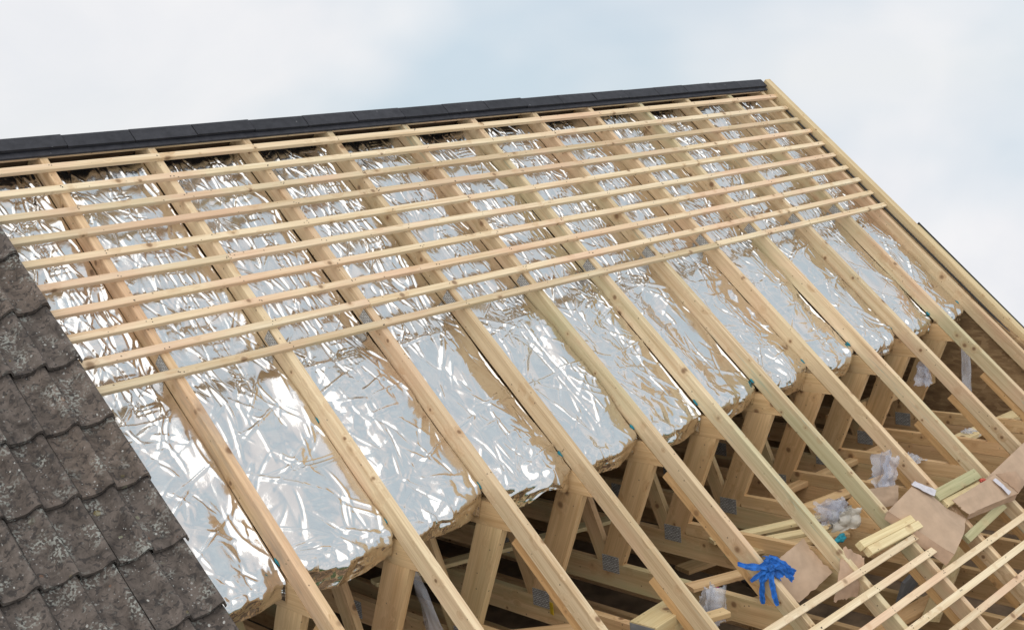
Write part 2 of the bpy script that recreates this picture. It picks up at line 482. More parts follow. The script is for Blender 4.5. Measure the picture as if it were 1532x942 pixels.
M['plate'] = plate_mat()
M['nail'] = plain('nail_heads', (0.10, 0.075, 0.06), 0.5, 0.5)
M['card'] = plain('corrugated_cardboard', (0.49, 0.345, 0.235), 0.85, 0.0, 9.0, 0.12, 0.1, 0.2)
M['card_edge'] = plain('brown_paper', (0.45, 0.30, 0.20), 0.85, 0.0, 12.0, 0.14, 0.3, 0.2)
M['tape'] = plain('clear_packing_tape', (0.62, 0.58, 0.60), 0.25, 0.0, 40.0, 0.15, 0.5, 0.6)
M['blue'] = plain('blue_fabric', (0.014, 0.12, 0.43), 0.6, 0.0, 38.0, 0.5, 1.0, 0.4)
M['teal'] = plain('teal_tape', (0.01, 0.22, 0.28), 0.5, 0.0, 60.0, 0.3)
M['red'] = plain('red_string', (0.62, 0.12, 0.08), 0.7, 0.0, 60.0, 0.2)
M['felt'] = plain('black_roof_felt', (0.035, 0.033, 0.032), 0.85, 0.0, 8.0, 0.3)
M['pale_rag'] = plain('pale_crumpled_rag', (0.56, 0.50, 0.42), 0.8, 0.0, 25.0, 0.3, 0.5)
M['yellow'] = plain('yellow_plastic', (0.65, 0.45, 0.03), 0.5)
M['magenta'] = plain('magenta_plastic', (0.42, 0.02, 0.16), 0.4)
M['black'] = plain('black_plastic', (0.02, 0.02, 0.022), 0.4)
M['grey_board'] = plain('grey_board', (0.20, 0.205, 0.215), 0.8, 0.0, 14.0, 0.25)


M['sark'] = plain('dark_sarking', (0.20, 0.135, 0.085), 0.9, 0.0, 6.0, 0.4)
M['membrane'] = plain('dark_membrane', (0.22, 0.155, 0.10), 0.9, 0.0, 5.0, 0.45)


def poly_mat(name, col, alpha):
    mt, nt, b = newmat(name)
    out = nt.nodes['Material Output']
    tc = nd(nt, 'ShaderNodeTexCoord')
    n = nd(nt, 'ShaderNodeTexNoise', {'Vector': tc.outputs['Object'], 'Scale': 6.0, 'Detail': 1.0, 'Distortion': 1.0}).outputs['Fac']
    b.inputs['Base Color'].default_value = (*col, 1)
    b.inputs['Roughness'].default_value = 0.16
    b.inputs['Specular IOR Level'].default_value = 0.7
    bp = nd(nt, 'ShaderNodeBump', {'Height': n, 'Strength': 0.4, 'Distance': 0.02})
    nt.links.new(bp.outputs[0], b.inputs['Normal'])
    tr = nd(nt, 'ShaderNodeBsdfTransparent', {'Color': (0.95, 0.95, 0.96, 1)})
    f = ramp(nt, n, [(0.3, (alpha * 0.75,) * 3), (0.7, (min(1, alpha * 1.2),) * 3)])
    mx = nd(nt, 'ShaderNodeMixShader', {0: f, 1: tr.outputs[0], 2: b.outputs[0]})
    nt.links.new(mx.outputs[0], out.inputs['Surface'])
    return mt


M['poly'] = poly_mat('clear_polythene', (0.76, 0.76, 0.82), 0.26)
M['rag_film'] = poly_mat('cream_wrapping', (0.62, 0.56, 0.47), 0.8)
M['poly_thick'] = poly_mat('milky_polythene', (0.72, 0.72, 0.75), 0.30)


def osb_mat():
    mt, nt, b = newmat('strand_board')
    tc = nd(nt, 'ShaderNodeTexCoord')
    v = tc.outputs['Object']
    mp = nd(nt, 'ShaderNodeMapping', {'Vector': v, 'Scale': (9.0, 9.0, 26.0)}).outputs[0]
    vo = nd(nt, 'ShaderNodeTexVoronoi', {'Vector': mp, 'Scale': 1.6})
    s = nd(nt, 'ShaderNodeSeparateColor', {0: vo.outputs['Color']})
    n = nd(nt, 'ShaderNodeTexNoise', {'Vector': mp, 'Scale': 1.0, 'Detail': 6.0, 'Roughness': 0.7}).outputs['Fac']
    c = ramp(nt, s.outputs[0], [(0.0, (0.27, 0.165, 0.08)), (0.5, (0.36, 0.23, 0.115)), (1.0, (0.45, 0.30, 0.155))])
    c = mixc(nt, 0.8, c, ramp(nt, n, [(0.35, (0.62, 0.58, 0.54)), (0.62, (1.05, 1.05, 1.05))]), 'MULTIPLY')
    nt.links.new(c, b.inputs['Base Color'])
    b.inputs['Roughness'].default_value = 0.75
    return mt


M['osb'] = osb_mat()


def brick_mat():
    mt, nt, b = newmat('brickwork')
    tc = nd(nt, 'ShaderNodeTexCoord')
    mp = nd(nt, 'ShaderNodeMapping', {'Vector': tc.outputs['Object'], 'Rotation': (math.pi / 2, 0, 0)}).outputs[0]
    br = nd(nt, 'ShaderNodeTexBrick', {'Vector': mp, 'Color1': (0.30, 0.13, 0.08, 1), 'Color2': (0.22, 0.09, 0.06, 1), 'Mortar': (0.32, 0.30, 0.27, 1),
                                       'Scale': 1.0, 'Mortar Size': 0.005, 'Brick Width': 0.225, 'Row Height': 0.075})
    nt.links.new(br.outputs['Color'], b.inputs['Base Color'])
    b.inputs['Roughness'].default_value = 0.9
    return mt


M['brick'] = brick_mat()
M['grass'] = plain('grass', (0.055, 0.085, 0.03), 0.95, 0.0, 0.9, 0.4, 0.3, 0.1)


# ------------------------------------------------------------------ geometry helpers
def beam_mesh(L, w, d, seg=5, warp=0.0, bev=0.003, top=True, key=0):
    """bar along +X; cross-section y in +-w/2, z from -d to 0 (top=True) or +-d/2"""
    z1, z0 = (0.0, -d) if top else (d / 2, -d / 2)
    b = bev
    prof = [(-w/2, z0+b), (-w/2, z1-b), (-w/2+b, z1), (w/2-b, z1), (w/2, z1-b), (w/2, z0+b), (w/2-b, z0), (-w/2+b, z0)]
    vs, fs = [], []
    rnd = random.Random(key)
    a1, a2, p1, p2 = rnd.uniform(-1, 1), rnd.uniform(-1, 1), rnd.uniform(0, 6), rnd.uniform(0, 6)
    for i in range(seg + 1):
        x = L * i / seg
        dy = warp * a1 * math.sin(x * 1.3 + p1)
        dz = warp * 0.5 * a2 * math.sin(x * 1.7 + p2)
        for (y, z) in prof:
            vs.append((x, y + dy, z + dz))
    for i in range(seg):
        for k in range(8):
            a = i * 8 + k
            c = i * 8 + (k + 1) % 8
            fs.append((a, c, c + 8, a + 8))
    fs.append(tuple(range(8))[::-1])
    fs.append(tuple(seg * 8 + k for k in range(8)))
    fs = [tuple(reversed(f)) for f in fs]
    return mesh('bar', vs, fs)


def beam(name, p0, p1, up, w, d, mat, parent=None, seg=5, warp=0.0, top=True, key=None, bev=0.003):
    p0, p1 = Vector(p0), Vector(p1)
    L = (p1 - p0).length
    if key is None:
        key = int((p0.x * 131 + p0.y * 17 + p0.z * 7 + L * 5) * 1000)
    me = beam_mesh(L, w, d, seg, warp, bev, top, key)
    return link(name, me, M[mat], parent, frame(p1 - p0, up, p0))


def member(name, poly, axis, u, t, mat, parent):
    """flat truss member: polygon of (Y, Z) in the truss plane, grain along axis (Y, Z), thickness t"""
    o = G(u, poly[0][0], poly[0][1])
    x = Vector((0, axis[0], axis[1])).normalized()
    y = Vector((1, 0, 0))
    z = x.cross(y)
    mw = Matrix((x, y, z)).transposed().to_4x4()
    mw.translation = o
    inv = mw.inverted()
    n = len(poly)
    loc = [inv @ G(u, a, c) for a, c in poly]
    vs = [(p.x, -t / 2, p.z) for p in loc] + [(p.x, t / 2, p.z) for p in loc]
    area = sum(loc[i].x * loc[(i + 1) % n].z - loc[(i + 1) % n].x * loc[i].z for i in range(n))
    f0, f1 = tuple(range(n)), tuple(range(2 * n - 1, n - 1, -1))
    sides = [((i + 1) % n, i, n + i, n + (i + 1) % n) for i in range(n)]
    if area < 0:
        f0, f1 = f0[::-1], f1[::-1]
        sides = [s[::-1] for s in sides]
    me = mesh('member', vs, [f0, f1] + sides)
    return link(name, me, M[mat], parent, mw)


def box_mesh(sx, sy, sz):
    vs = [(x * sx / 2, y * sy / 2, z * sz / 2) for x in (-1, 1) for y in (-1, 1) for z in (-1, 1)]
    fs = [(0, 1, 3, 2), (4, 6, 7, 5), (0, 4, 5, 1), (2, 3, 7, 6), (0, 2, 6, 4), (1, 5, 7, 3)]
    return mesh('box', vs, fs)


# ------------------------------------------------------------------ ground: a hill crest falling away all round
def build_ground():
    vs, fs = [], []
    N = 48
    rads = [0, 6, 12, 16, 18, 20, 24, 40, 80, 160]
    for r in rads:
        for k in range(N):
            a = 2 * math.pi * k / N
            x, y = 2.5 + r * math.cos(a), r * math.sin(a)
            z = 0.05 * mnoise.noise(Vector((x * 0.4, y * 0.4, 0)))
            if r > 16:
                z -= (r - 16) * 0.75
            vs.append((x, y, z))
    for i in range(len(rads) - 1):
        for k in range(N):
            k2 = (k + 1) % N
            fs.append((i * N + k, (i + 1) * N + k, (i + 1) * N + k2, i * N + k2))
    o = link('ground', mesh('ground', vs, fs, True), M['grass'])
    tag(o, kind='structure')


build_ground()

# ------------------------------------------------------------------ walls and floor of the house under the roof
RIDGE_Y = -CP * APEX_V
RIDGE_Z = -SP * APEX_V
Y_FRONT, Y_BACK = -3.75, 2 * RIDGE_Y + 3.75


def wall(name, x0, x1, y0, y1, z0, z1, mat, label):
    me = box_mesh(x1 - x0, y1 - y0, z1 - z0)
    o = link(name, me, M[mat], None, Matrix.Translation(((x0 + x1) / 2, (y0 + y1) / 2, (z0 + z1) / 2)))
    return tag(o, label, 'wall')


wall('front_wall', -3.5, 6.50, Y_FRONT - 0.3, Y_FRONT, 0, Z0 - 3.52, 'brick', 'red brick front wall carrying the eaves below the rafters')
wall('rear_wall', -3.5, 6.50, Y_BACK, Y_BACK + 0.3, 0, Z0 - 3.52, 'brick', 'red brick rear wall under the far slope')
fl = link('attic_floor', box_mesh(9.9, Y_BACK - Y_FRONT - 0.01, 0.05), M['membrane'], None,
          Matrix.Translation((1.5, (Y_FRONT + Y_BACK) / 2, Z0 - 3.56)))
tag(fl, kind='structure')


def gable(name, x0, x1, hh, mat, label):
    tri = [(Y_FRONT - 0.28, 0.0), (Y_BACK + 0.28, 0.0), (Y_BACK + 0.28, Z0 - 3.55), (RIDGE_Y, Z0 + RIDGE_Z + hh), (Y_FRONT - 0.28, Z0 - 3.55)]
    n = len(tri)
    vs = [(x0, a, c) for a, c in tri] + [(x1, a, c) for a, c in tri]
    fs = [tuple(range(n))[::-1], tuple(range(n, 2 * n))] + [(i, (i + 1) % n, n + (i + 1) % n, n + i) for i in range(n)]
    o = link(name, mesh(name, vs, fs), M[mat])
    return tag(o, label, 'wall')


gable('gable_wall', 6.535, 6.60, -0.22, 'osb', 'brown strand-board gable end wall behind the last roof truss')

# ------------------------------------------------------------------ far slope (felted), seen only between the webs
far = empty('far_roof_slope', G(0, RIDGE_Y, RIDGE_Z), 'dark boarded rear slope glimpsed behind the truss webs', 'roof')
FDN = Vector((0, CP, -SP))
FN = Vector((0, SP, CP))
apexP = G(0, RIDGE_Y, RIDGE_Z)
a0, a1 = apexP + FDN * 0.02 + FN * 0.005, apexP + FDN * 5.3 + FN * 0.005
vs = []
for x in (-3.4, 6.62):
    for h in (0.0, 0.02):
        for q in (a0, a1):
            vs.append((x, q.y, q.z + h))
link('sarking', mesh('sarking', vs, [(0, 1, 3, 2), (4, 6, 7, 5), (0, 4, 5, 1), (2, 3, 7, 6), (0, 2, 6, 4), (1, 5, 7, 3)]), M['sark'], far)

# ------------------------------------------------------------------ trusses
H_R = 0.100       # rafter depth
T_R = 0.043       # rafter width


def on_raf(z, h):
    """(Y, Z) on the line h below the rafter top at height z"""
    v = (-z + h * CP) / SP
    return (-v * CP - h * SP, z)


def plate(name, u, y, z, L, W, axis, parent):
    me = bpy.data.meshes.get('nail_plate_%d_%d' % (L * 1000, W * 1000))
    if me is None:
        me = box_mesh(L, W, 0.002)
        me.name = 'nail_plate_%d_%d' % (L * 1000, W * 1000)
        me.materials.append(M['plate'])
    x = Vector((0, axis[0], axis[1])).normalized()
    mw = frame(x, (-1, 0, 0), G(u, y, z))
    return sub(name, me, M['plate'], parent, mw)


scab_from = {0: 2.74, 2: 2.74, 3: 3.22, 4: 2.74, 6: 3.35, 7: 3.25, 8: 3.12, 9: 3.06, 10: 3.02}
teal_us = []
for i, u in enumerate(RU):
    if i < 11:
        lab = '%s roof truss from the old tiled roof, pale timber rafter with webs below' % ORD[i]
    else:
        lab = 'last roof truss against the gable end, under the verge board'
    root = empty('roof_truss', G(u, on_raf(-1.925, -H_R)[0], -2.725), lab, 'roof truss', 'trussed rafters along the roof')
    rnd = random.Random(100 + i)
    mat = 'rafter_old' if i == 0 else 'rafter'
    V_END = 5.15
    r = beam('rafter', P(u, APEX_V + 0.012), P(u, V_END), NR, T_R, H_R, mat, root, seg=8, warp=0.004, key=i)
    # far rafter
    fr = beam('far_rafter', apexP + Vector((u, 0, 0)) + FDN * 0.06 - FN * 0.004, apexP + Vector((u, 0, 0)) + FDN * 5.1 - FN * 0.004, FN, T_R - 0.006, H_R, 'web', root, seg=2, key=i + 50)
    if i < 11:
        yo_t, yo_b = on_raf(-1.80, -H_R - 0.001), on_raf(-1.925, -H_R - 0.001)
        ym = 2 * RIDGE_Y
        member('collar', [yo_t, yo_b, (ym - yo_b[0], -1.925), (ym - yo_t[0], -1.80)], (1, 0), u, 0.045, 'web', root)
        w1 = member('web', [(-1.655, -1.926), (-1.84, -1.926), (-1.56, -2.579), (-1.395, -2.579)], (0.42, -1), u, 0.043, 'web', root)
        member('web', [(-1.11, -1.926), (-1.215, -1.926), (-1.475, -2.579), (-1.37, -2.579)], (-0.4, -1), u, 0.038, 'chord', root)
        # mirrored pair on the far side
        member('web', [(ym + 1.655, -1.926), (ym + 1.84, -1.926), (ym + 1.56, -2.579), (ym + 1.395, -2.579)], (-0.42, -1), u, 0.043, 'web', root)
        member('web', [(ym + 1.11, -1.926), (ym + 1.215, -1.926), (ym + 1.475, -2.579), (ym + 1.37, -2.579)], (0.4, -1), u, 0.038, 'chord', root)
        ct, cb = on_raf(-2.58, -H_R - 0.001), on_raf(-2.725, -H_R - 0.001)
        bc = member('bottom_chord', [ct, cb, (ym - cb[0], -2.725), (ym - ct[0], -2.58)], (1, 0), u, 0.045, 'chord', root)
        tt, tb = on_raf(-2.48, -H_R - 0.001), on_raf(-2.577, -H_R - 0.001)
        if i not in (3, 4):
            member('stub_tie', [(-1.555, -2.50), (-1.575, -2.577), tb, tt], (-1, 0.02), u, 0.041, 'web', root)
        plate('nail_plate', u - 0.0245, -1.475, -2.585, 0.125, 0.10, (1, 0.0), w1)
        plate('nail_plate', u - 0.0245, -0.55, -2.65, 0.15, 0.10, (1, 0), bc)
        pv = P(u, 1.33, -0.045)
        plate('nail_plate', u - T_R / 2 - 0.005, pv.y, pv.z - Z0, 0.10, 0.065, (-CP, -SP), r)
    if i in scab_from:
        v0 = scab_from[i]
        s = beam('packing_piece', P(u + 0.004, v0, -H_R - 0.001), P(u + 0.004, V_END - 0.1, -H_R - 0.001), NR, 0.044, 0.055, 'scab', root, seg=3, warp=0.002, key=i + 80)

# floor joists of the storey below, between the trusses
for k in range(10):
    u = 0.3 + 0.6 * k
    o = beam('floor_joist', G(u, Y_FRONT + 0.02, -3.06), G(u, Y_BACK - 0.02, -3.06), (0, 0, 1), 0.047, 0.195, 'chord', None, seg=2)
    tag(o, 'brown floor joist low down between the %s and %s roof trusses' % (ORD[k], ORD[k + 1]), 'joist', 'floor joists below the trusses')

# ------------------------------------------------------------------ foil insulation in each bay
def vnoise(x, y, seed):
    """smooth value noise in -1..1 on numpy arrays"""
    rs = np.random.RandomState(seed)
    tab = rs.uniform(-1, 1, (256, 256))
    xi, yi = np.floor(x).astype(int), np.floor(y).astype(int)
    fx, fy = x - xi, y - yi
    fx, fy = fx * fx * fx * (fx * (fx * 6 - 15) + 10), fy * fy * fy * (fy * (fy * 6 - 15) + 10)
    g = lambda a, b: tab[a % 256, b % 256]
    return (g(xi, yi) * (1 - fx) + g(xi + 1, yi) * fx) * (1 - fy) + (g(xi, yi + 1) * (1 - fx) + g(xi + 1, yi + 1) * fx) * fy


def tnoise(x, y, seed):
    """flat triangular facets with sharp creases between them, -1..1"""
    tab = np.random.RandomState(seed).uniform(-1, 1, (256, 256))
    x = x + 0.30 * vnoise(x * 0.9 + 3, y * 0.9, seed + 1)
    y = y + 0.30 * vnoise(x * 0.9 + 9, y * 0.9 + 4, seed + 2)
    xi, yi = np.floor(x).astype(int), np.floor(y).astype(int)
    fx, fy = x - xi, y - yi
    g = lambda a, b: tab[a % 256, b % 256]
    h00, h10, h01, h11 = g(xi, yi), g(xi + 1, yi), g(xi, yi + 1), g(xi + 1, yi + 1)
    lo = h00 + (h10 - h00) * fx + (h01 - h00) * fy
    hi = h11 + (h01 - h11) * (1 - fx) + (h10 - h11) * (1 - fy)
    return np.where(fx + fy < 1, lo, hi)


def foil_bay(i, u0, u1, label):
    W = u1 - u0
    nx, ns = 116, 500
    s_top, s_bend = -0.11, 2.46
    rs = np.random.RandomState(500 + i)
    hang = 0.16
    Rb = 0.035
    arc = Rb * math.radians(58)
    s_end = s_bend + arc + hang
    t = np.linspace(0, 1, nx + 1)[None, :].repeat(ns + 1, 0)
    # finer steps towards the hem
    sl = np.linspace(0, 1, ns + 1)
    s1 = (s_top + (s_end - s_top) * sl)[:, None].repeat(nx + 1, 1)
    U = u0 + W * t
    # lower edge wanders from bay to bay and swags between the rafters
    swag = 0.035 * np.sin(np.pi * t) ** 0.8 + 0.04 * vnoise(t * 2.2 + i * 5, t * 0 + 3.3, 40 + i)
    # section curve: straight slope, then a turn downwards, then hanging
    sb = s_bend + swag
    straight = np.minimum(s1, sb)
    over = np.maximum(s1 - sb, 0)
    ang = np.minimum(over, arc) / Rb
    rest = np.maximum(over - arc, 0) * (0.72 + 0.45 * vnoise(t * 3.1 + 2 * i, t * 0 + 0.4, 140 + i))
    # local 2-D frame: (v, h)
    dv = Rb * np.sin(ang) + np.cos(ang) * rest
    dh = -Rb * (1 - np.cos(ang)) - np.sin(ang) * rest
    V = straight + dv
    H0 = dh
    nv, nh = np.sin(ang), np.cos(ang)       # normal in (v,h)
    bl = np.clip(over / 0.10, 0, 1)
    # ---- crumple
    wx = 0.03 * vnoise(U * 3 + 7 * i, s1 * 2.2, 11 + i)
    wy = 0.03 * vnoise(U * 3 + 3 * i, s1 * 2.2, 31 + i)
    X, S = U + wx + i * 9.7, s1 + wy
    n = lambda fx, fy, k: vnoise(X * fx + S * fx * 0.18, S * fy - X * fy * 0.25, 900 + 17 * i + k)
    upper = 1 / (1 + np.exp((s1 - 1.45) / 0.12))            # battened part: finer, cross-wise ruckles
    lower = 1 - upper
    tri = lambda f, asp, a, k: tnoise((X * math.cos(a) - S * math.sin(a)) * f, (X * math.sin(a) + S * math.cos(a)) * f * asp, 900 + 17 * i + k)
    D = 0.020 * lower * tri(3.2, 0.45, 0.35, 1) + 0.020 * lower * n(3.4, 1.5, 21) + 0.011 * lower * n(7.0, 2.6, 22)
    D += 0.006 * lower * tri(8.5, 0.45, -0.4, 2) + 0.0045 * lower * np.abs(n(8, 2.2, 2)) + 0.0012 * lower * tri(18, 0.8, 0.9, 3)
    D += 0.013 * upper * tri(3.0, 0.9, 0.3, 5) + 0.008 * upper * tri(9, 0.5, 0.2, 11) + 0.003 * upper * tri(20, 0.5, -0.3, 12) + 0.0022 * upper * np.abs(n(17, 3.5, 6))
    # sharp creases: thin pinched folds with flat sheet between them
    bay_k = 0.45 + 0.75 * ((i * 37) % 11) / 10.0
    for k in range(300):
        up_zone = k % 2 == 0
        cs = rs.uniform(-0.1, 1.5) if up_zone else rs.uniform(1.4, 2.5)
        cxx = rs.uniform(0.02, 0.98) * W
        if up_zone:
            th = math.pi / 2 + rs.normal(0, 0.35)
        else:
            th = rs.choice([0.9, 1.35, 1.75, 2.6]) + rs.normal(0, 0.25)
            if k % 5 > 1:
                continue
        ln = (rs.uniform(0.025, 0.10) if k % 4 else rs.uniform(0.10, 0.22)) * (1.0 if up_zone else 1.8)
        hw = rs.uniform(0.006, 0.012)
        am = rs.uniform(0.002, 0.0055) * rs.choice([1, 1, -1]) * (1.0 if k % 4 else 1.4)
        r0 = np.searchsorted(s1[:, 0], cs - 0.3)
        r1 = np.searchsorted(s1[:, 0], cs + 0.3)
        dx, ds = U[r0:r1] - u0 - cxx, s1[r0:r1] - cs
        curve = rs.uniform(-1.5, 1.5)
        along = dx * math.cos(th) + ds * math.sin(th)
        acr = -dx * math.sin(th) + ds * math.cos(th) + curve * along ** 2
        am *= bay_k if up_zone else 1.0
        D[r0:r1] += am * (np.maximum(0, 1 - np.abs(acr) / hw) if up_zone else 0.9 / (1 + (acr / (0.7 * hw)) ** 4)) * np.clip(1.5 - np.abs(along) / ln * 1.5, 0, 1)
    # stronger local crumple in patches and along the lower hem
    patch = 0.8 * np.clip(n(2.6, 1.4, 7) * 1.8 - 0.35, 0, 1) * lower + 1.4 * np.exp(-((s1 - sb - 0.01) / 0.12) ** 2) + 0.25 * np.clip(rest / 0.05, 0, 1)
    D += patch * (0.010 * tri(12, 0.8, 0.3, 8) + 0.0055 * tri(25, 0.9, -0.7, 10) + 0.0015 * np.abs(n(30, 20, 10)))
    # diagonal pulled folds
    for k in range(11):
        cx, cs = rs.uniform(0.1, 0.9), rs.uniform(1.5, 2.45)
        th = rs.uniform(-0.9, 0.9)
        dx, ds = (t - cx) * W, s1 - cs
        along = dx * math.cos(th) + ds * math.sin(th)
        acr = -dx * math.sin(th) + ds * math.cos(th)
        D += rs.uniform(0.006, 0.014) * np.maximum(0, 1 - np.abs(acr) / rs.uniform(0.009, 0.024)) * np.exp(-(along / rs.uniform(0.08, 0.2)) ** 2)
    # the two stitched seams that run down the quilt, with small ladder ruckles
    seam_on = np.clip(0.25 + 1.4 * vnoise(s1 * 2.1 + 3 * i, t * 0 + 1.7, 120 + i), 0.06, 1)
    for c, wd in ((0.60, 0.006), (0.69, 0.005)):
        cc = c + 0.02 * np.sin(s1 * 2.1 + i) + 0.045 * (((i * 7) % 5) - 2)
        dd = (t - cc) * W
        D += -0.0042 * seam_on * np.maximum(0, 1 - np.abs(dd) / (wd * 1.6))
        D += 0.0026 * np.exp(-(dd / 0.03) ** 2) * np.abs(vnoise(dd * 8 + 5, s1 * 34 + i * 3, 60 + i))
    # stapled edges: close ruckles against the rafters
    eL, eR = np.exp(-t * W / 0.035), np.exp(-(1 - t) * W / 0.03)
    D += (0.0035 * eL + 0.002 * eR) * np.abs(vnoise(t * 3, s1 * 45 + i * 7, 70 + i)) * 1.4
    bow = 0.007 * np.sin(np.pi * t) ** 1.2 * (0.4 + 0.6 * (vnoise(s1 * 1.1 + i, t * 0 + 2.2, 80 + i)))
    D += bow
    # tuck at rafters
    edge = np.minimum(t, 1 - t) * W
    D *= np.clip(edge / 0.015, 0.3, 1)
    base = -0.095 - 0.022 * np.clip(1 - edge / 0.0055, 0, 1)
    hang_in = 0.05 * np.clip(rest / 0.2, 0, 1)
    VV = V + nv * D - 0.8 * hang_in * (1 - 0.2 * np.sin(np.pi * t)) * np.clip(edge / 0.02, 0.0, 1) 
    HH = base + H0 + nh * D
    # hem end wanders
    Y = -VV * CP - HH * SP
    Zc = -VV * SP + HH * CP + Z0
    co = np.stack([U, Y, Zc], -1).reshape(-1, 3)
    cx, cy, cz = (u0 + u1) / 2, -2.4 * CP, -2.4 * SP + Z0
    co = co - np.array([cx, cy, cz])
    nv_ = (ns + 1) * (nx + 1)
    idx = np.arange(nv_).reshape(ns + 1, nx + 1)
    q = np.stack([idx[:-1, :-1], idx[1:, :-1], idx[1:, 1:], idx[:-1, 1:]], -1).reshape(-1, 4)
    k_split = int(ns * (s_bend + 0.05 - s_top) / (s_end - s_top))

    def mk(name, rows):
        sel = q.reshape(ns, nx, 4)[rows].reshape(-1, 4)
        used, inv = np.unique(sel, return_inverse=True)
        sel = inv.reshape(-1, 4)
        me = bpy.data.meshes.new(name)
        me.vertices.add(len(used))
        me.vertices.foreach_set('co', co[used].astype(np.float32).ravel())
        me.loops.add(sel.size)
        me.loops.foreach_set('vertex_index', sel.astype(np.int32).ravel())
        me.polygons.add(len(sel))
        me.polygons.foreach_set('loop_start', np.arange(0, sel.size, 4, dtype=np.int32))
        me.polygons.foreach_set('use_smooth', np.ones(len(sel), dtype=bool))
        me.update(calc_edges=True)
        return me
    root = empty('foil_insulation', (cx, cy, cz), label, 'insulation', 'foil blankets between the rafters')
    link('foil_sheet', mk('foil_sheet', slice(0, k_split)), M['foil'], root, Matrix.Translation((cx, cy, cz)))
    link('turned_down_hem', mk('turned_down_hem', slice(k_split, ns)), M['foil'], root, Matrix.Translation((cx, cy, cz)))
    # teal adhesive tabs against the right-hand rafter
    for k in range(1 if i % 3 else 2):
        vv = [2.42, rs.uniform(1.7, 2.2), rs.uniform(2.2, 2.36)][k]
        if k > 0 and rs.rand() < 0.6:
            continue
        me = crumple_mesh(0.009 if k else 0.011, 900 + i * 7 + k, 0.9, 3)
        link('tape_tab', me, M['teal'], root, Matrix.Translation(P(u1 - 0.004, vv, -0.090)) @ Matrix.Rotation(PITCH, 4, 'X') @ Matrix.Diagonal((0.4, 1.7, 0.55, 1)))


def crumple_mesh(r, seed, amt, sub=3, sx=1, sy=1, sz=1, freq=2.2):
    import bmesh
    bm = bmesh.new()
    bmesh.ops.create_icosphere(bm, subdivisions=sub, radius=1.0)
    off = Vector((seed * 1.37 % 50, seed * 2.11 % 50, seed * 0.73 % 50))
    for v in bm.verts:
        c = v.co.copy()
        n = mnoise.noise(c * freq * 0.7 + off) * 0.9 + 0.9 * abs(mnoise.noise(c * freq + off)) + 0.45 * abs(mnoise.noise(c * freq * 2.1 + off)) + 0.18 * abs(mnoise.noise(c * freq * 4.5 + off))
        k = r * (1.0 + amt * 0.25 - amt * 0.85 * n)
        v.co = Vector((c.x * sx, c.y * sy, c.z * sz)) * k
    me = bpy.data.meshes.new('crumple')
    bm.to_mesh(me)
    bm.free()
    me.polygons.foreach_set('use_smooth', [True] * len(me.polygons))
    return me


foil_bay(-1, -0.57, -T_R / 2 - 0.001, 'silver foil insulation between the old tiled roof and the first rafter')
for i in range(11):
    lab = 'silver foil insulation between the %s and %s rafters from the tiled roof' % (ORD[i], ORD[i + 1])
    if i == 10:
        lab = 'silver foil insulation in the last bay before the gable end'
    foil_bay(i, RU[i] + T_R / 2 + 0.001, RU[i + 1] - T_R / 2 - 0.001, lab)

# ------------------------------------------------------------------ battens
def nails_mesh(us, L0, seed):
    rnd = random.Random(seed)
    vs, fs = [], []
    for u in us:
        for k in range(rnd.choice((2, 2, 3))):
            x, y = u - L0 + rnd.uniform(-0.018, 0.018), rnd.uniform(-0.016, 0.016)
            b = len(vs)
            r = rnd.uniform(0.0026, 0.0036)
            for z in (-0.002, 0.0012):
                for j in range(6):
                    a = j * math.pi / 3
                    vs.append((x + r * math.cos(a), y + r * math.sin(a), z))
            fs.append(tuple(b + 6 + j for j in range(6)))
            for j in range(6):
                fs.append((b + j, b + (j + 1) % 6, b + 6 + (j + 1) % 6, b + 6 + j))
    return mesh('nails', vs, fs)


BW, BT = 0.041, 0.025


def batten(v, ua, ub, label, group, key, dv=0.0):
    rnd = random.Random(key)
    root = empty('roof_batten', P((ua + ub) / 2, v, 0), label, 'batten', group)
    h = BT + 0.0005
    me = beam_mesh(ub - ua, BW, BT, max(6, int((ub - ua) / 0.5)), 0.0035, 0.0025, True, key)
    mw = frame(UX + DN * (dv / max(0.5, ub - ua)), NR, P(ua, v, h))
    o = link('strip', me, M['batten'], root, mw)
    us = [x for x in RU if ua - 0.01 < x < ub + 0.01]
    if us:
        nm = link('nails', nails_mesh(us, ua, key + 3), M['nail'], root, mw)
        nm['kind'] = 'stuff'
    return root


joints = {0: None, 1: 3.6, 2: 1.8, 3: 4.8, 4: 2.4, 5: 0.6, 6: 3.0, 7: 5.4, 8: 1.2, 9: 4.2}
U_L, U_R = -0.75, 6.585
for k in range(10):
    v = 0.016 + BW / 2 + k * GAUGE
    rnd = random.Random(40 + k)
    v += rnd.uniform(-0.002, 0.002)
    j = joints[k]
    ur = U_R + rnd.uniform(-0.012, 0.008)
    if j is None:
        batten(v, U_L, ur, '%s roof batten below the ridge, one unbroken length' % ORD[k], 'battens on the upper slope', 300 + k)
    else:
        batten(v, U_L, j - 0.0012, '%s roof batten below the ridge, length nearer the tiled roof' % ORD[k], 'battens on the upper slope', 300 + k)
        batten(v + rnd.uniform(-0.0015, 0.0015), j + 0.0012, ur, '%s roof batten below the ridge, length nearer the gable end' % ORD[k], 'battens on the upper slope', 330 + k)
low = [(3.757, 1.25, 3.66), (3.876, 1.10, 3.70), (4.014, 1.05, 6.58), (4.146, 1.30, 6.58), (4.281, 1.5, 6.58), (4.416, 1.7, 6.58), (4.552, 2.0, 6.58)]
for k, (v, a, c) in enumerate(low):
    lab = ('topmost short batten of the lower slope, ending under the cardboard' if k == 0 else
           'second short batten of the lower slope, ending below the cardboard' if k == 1 else
           '%s batten from the top of the group low on the slope' % ORD[k])
    batten(v, a, c, lab, 'battens on the lower slope', 400 + k)

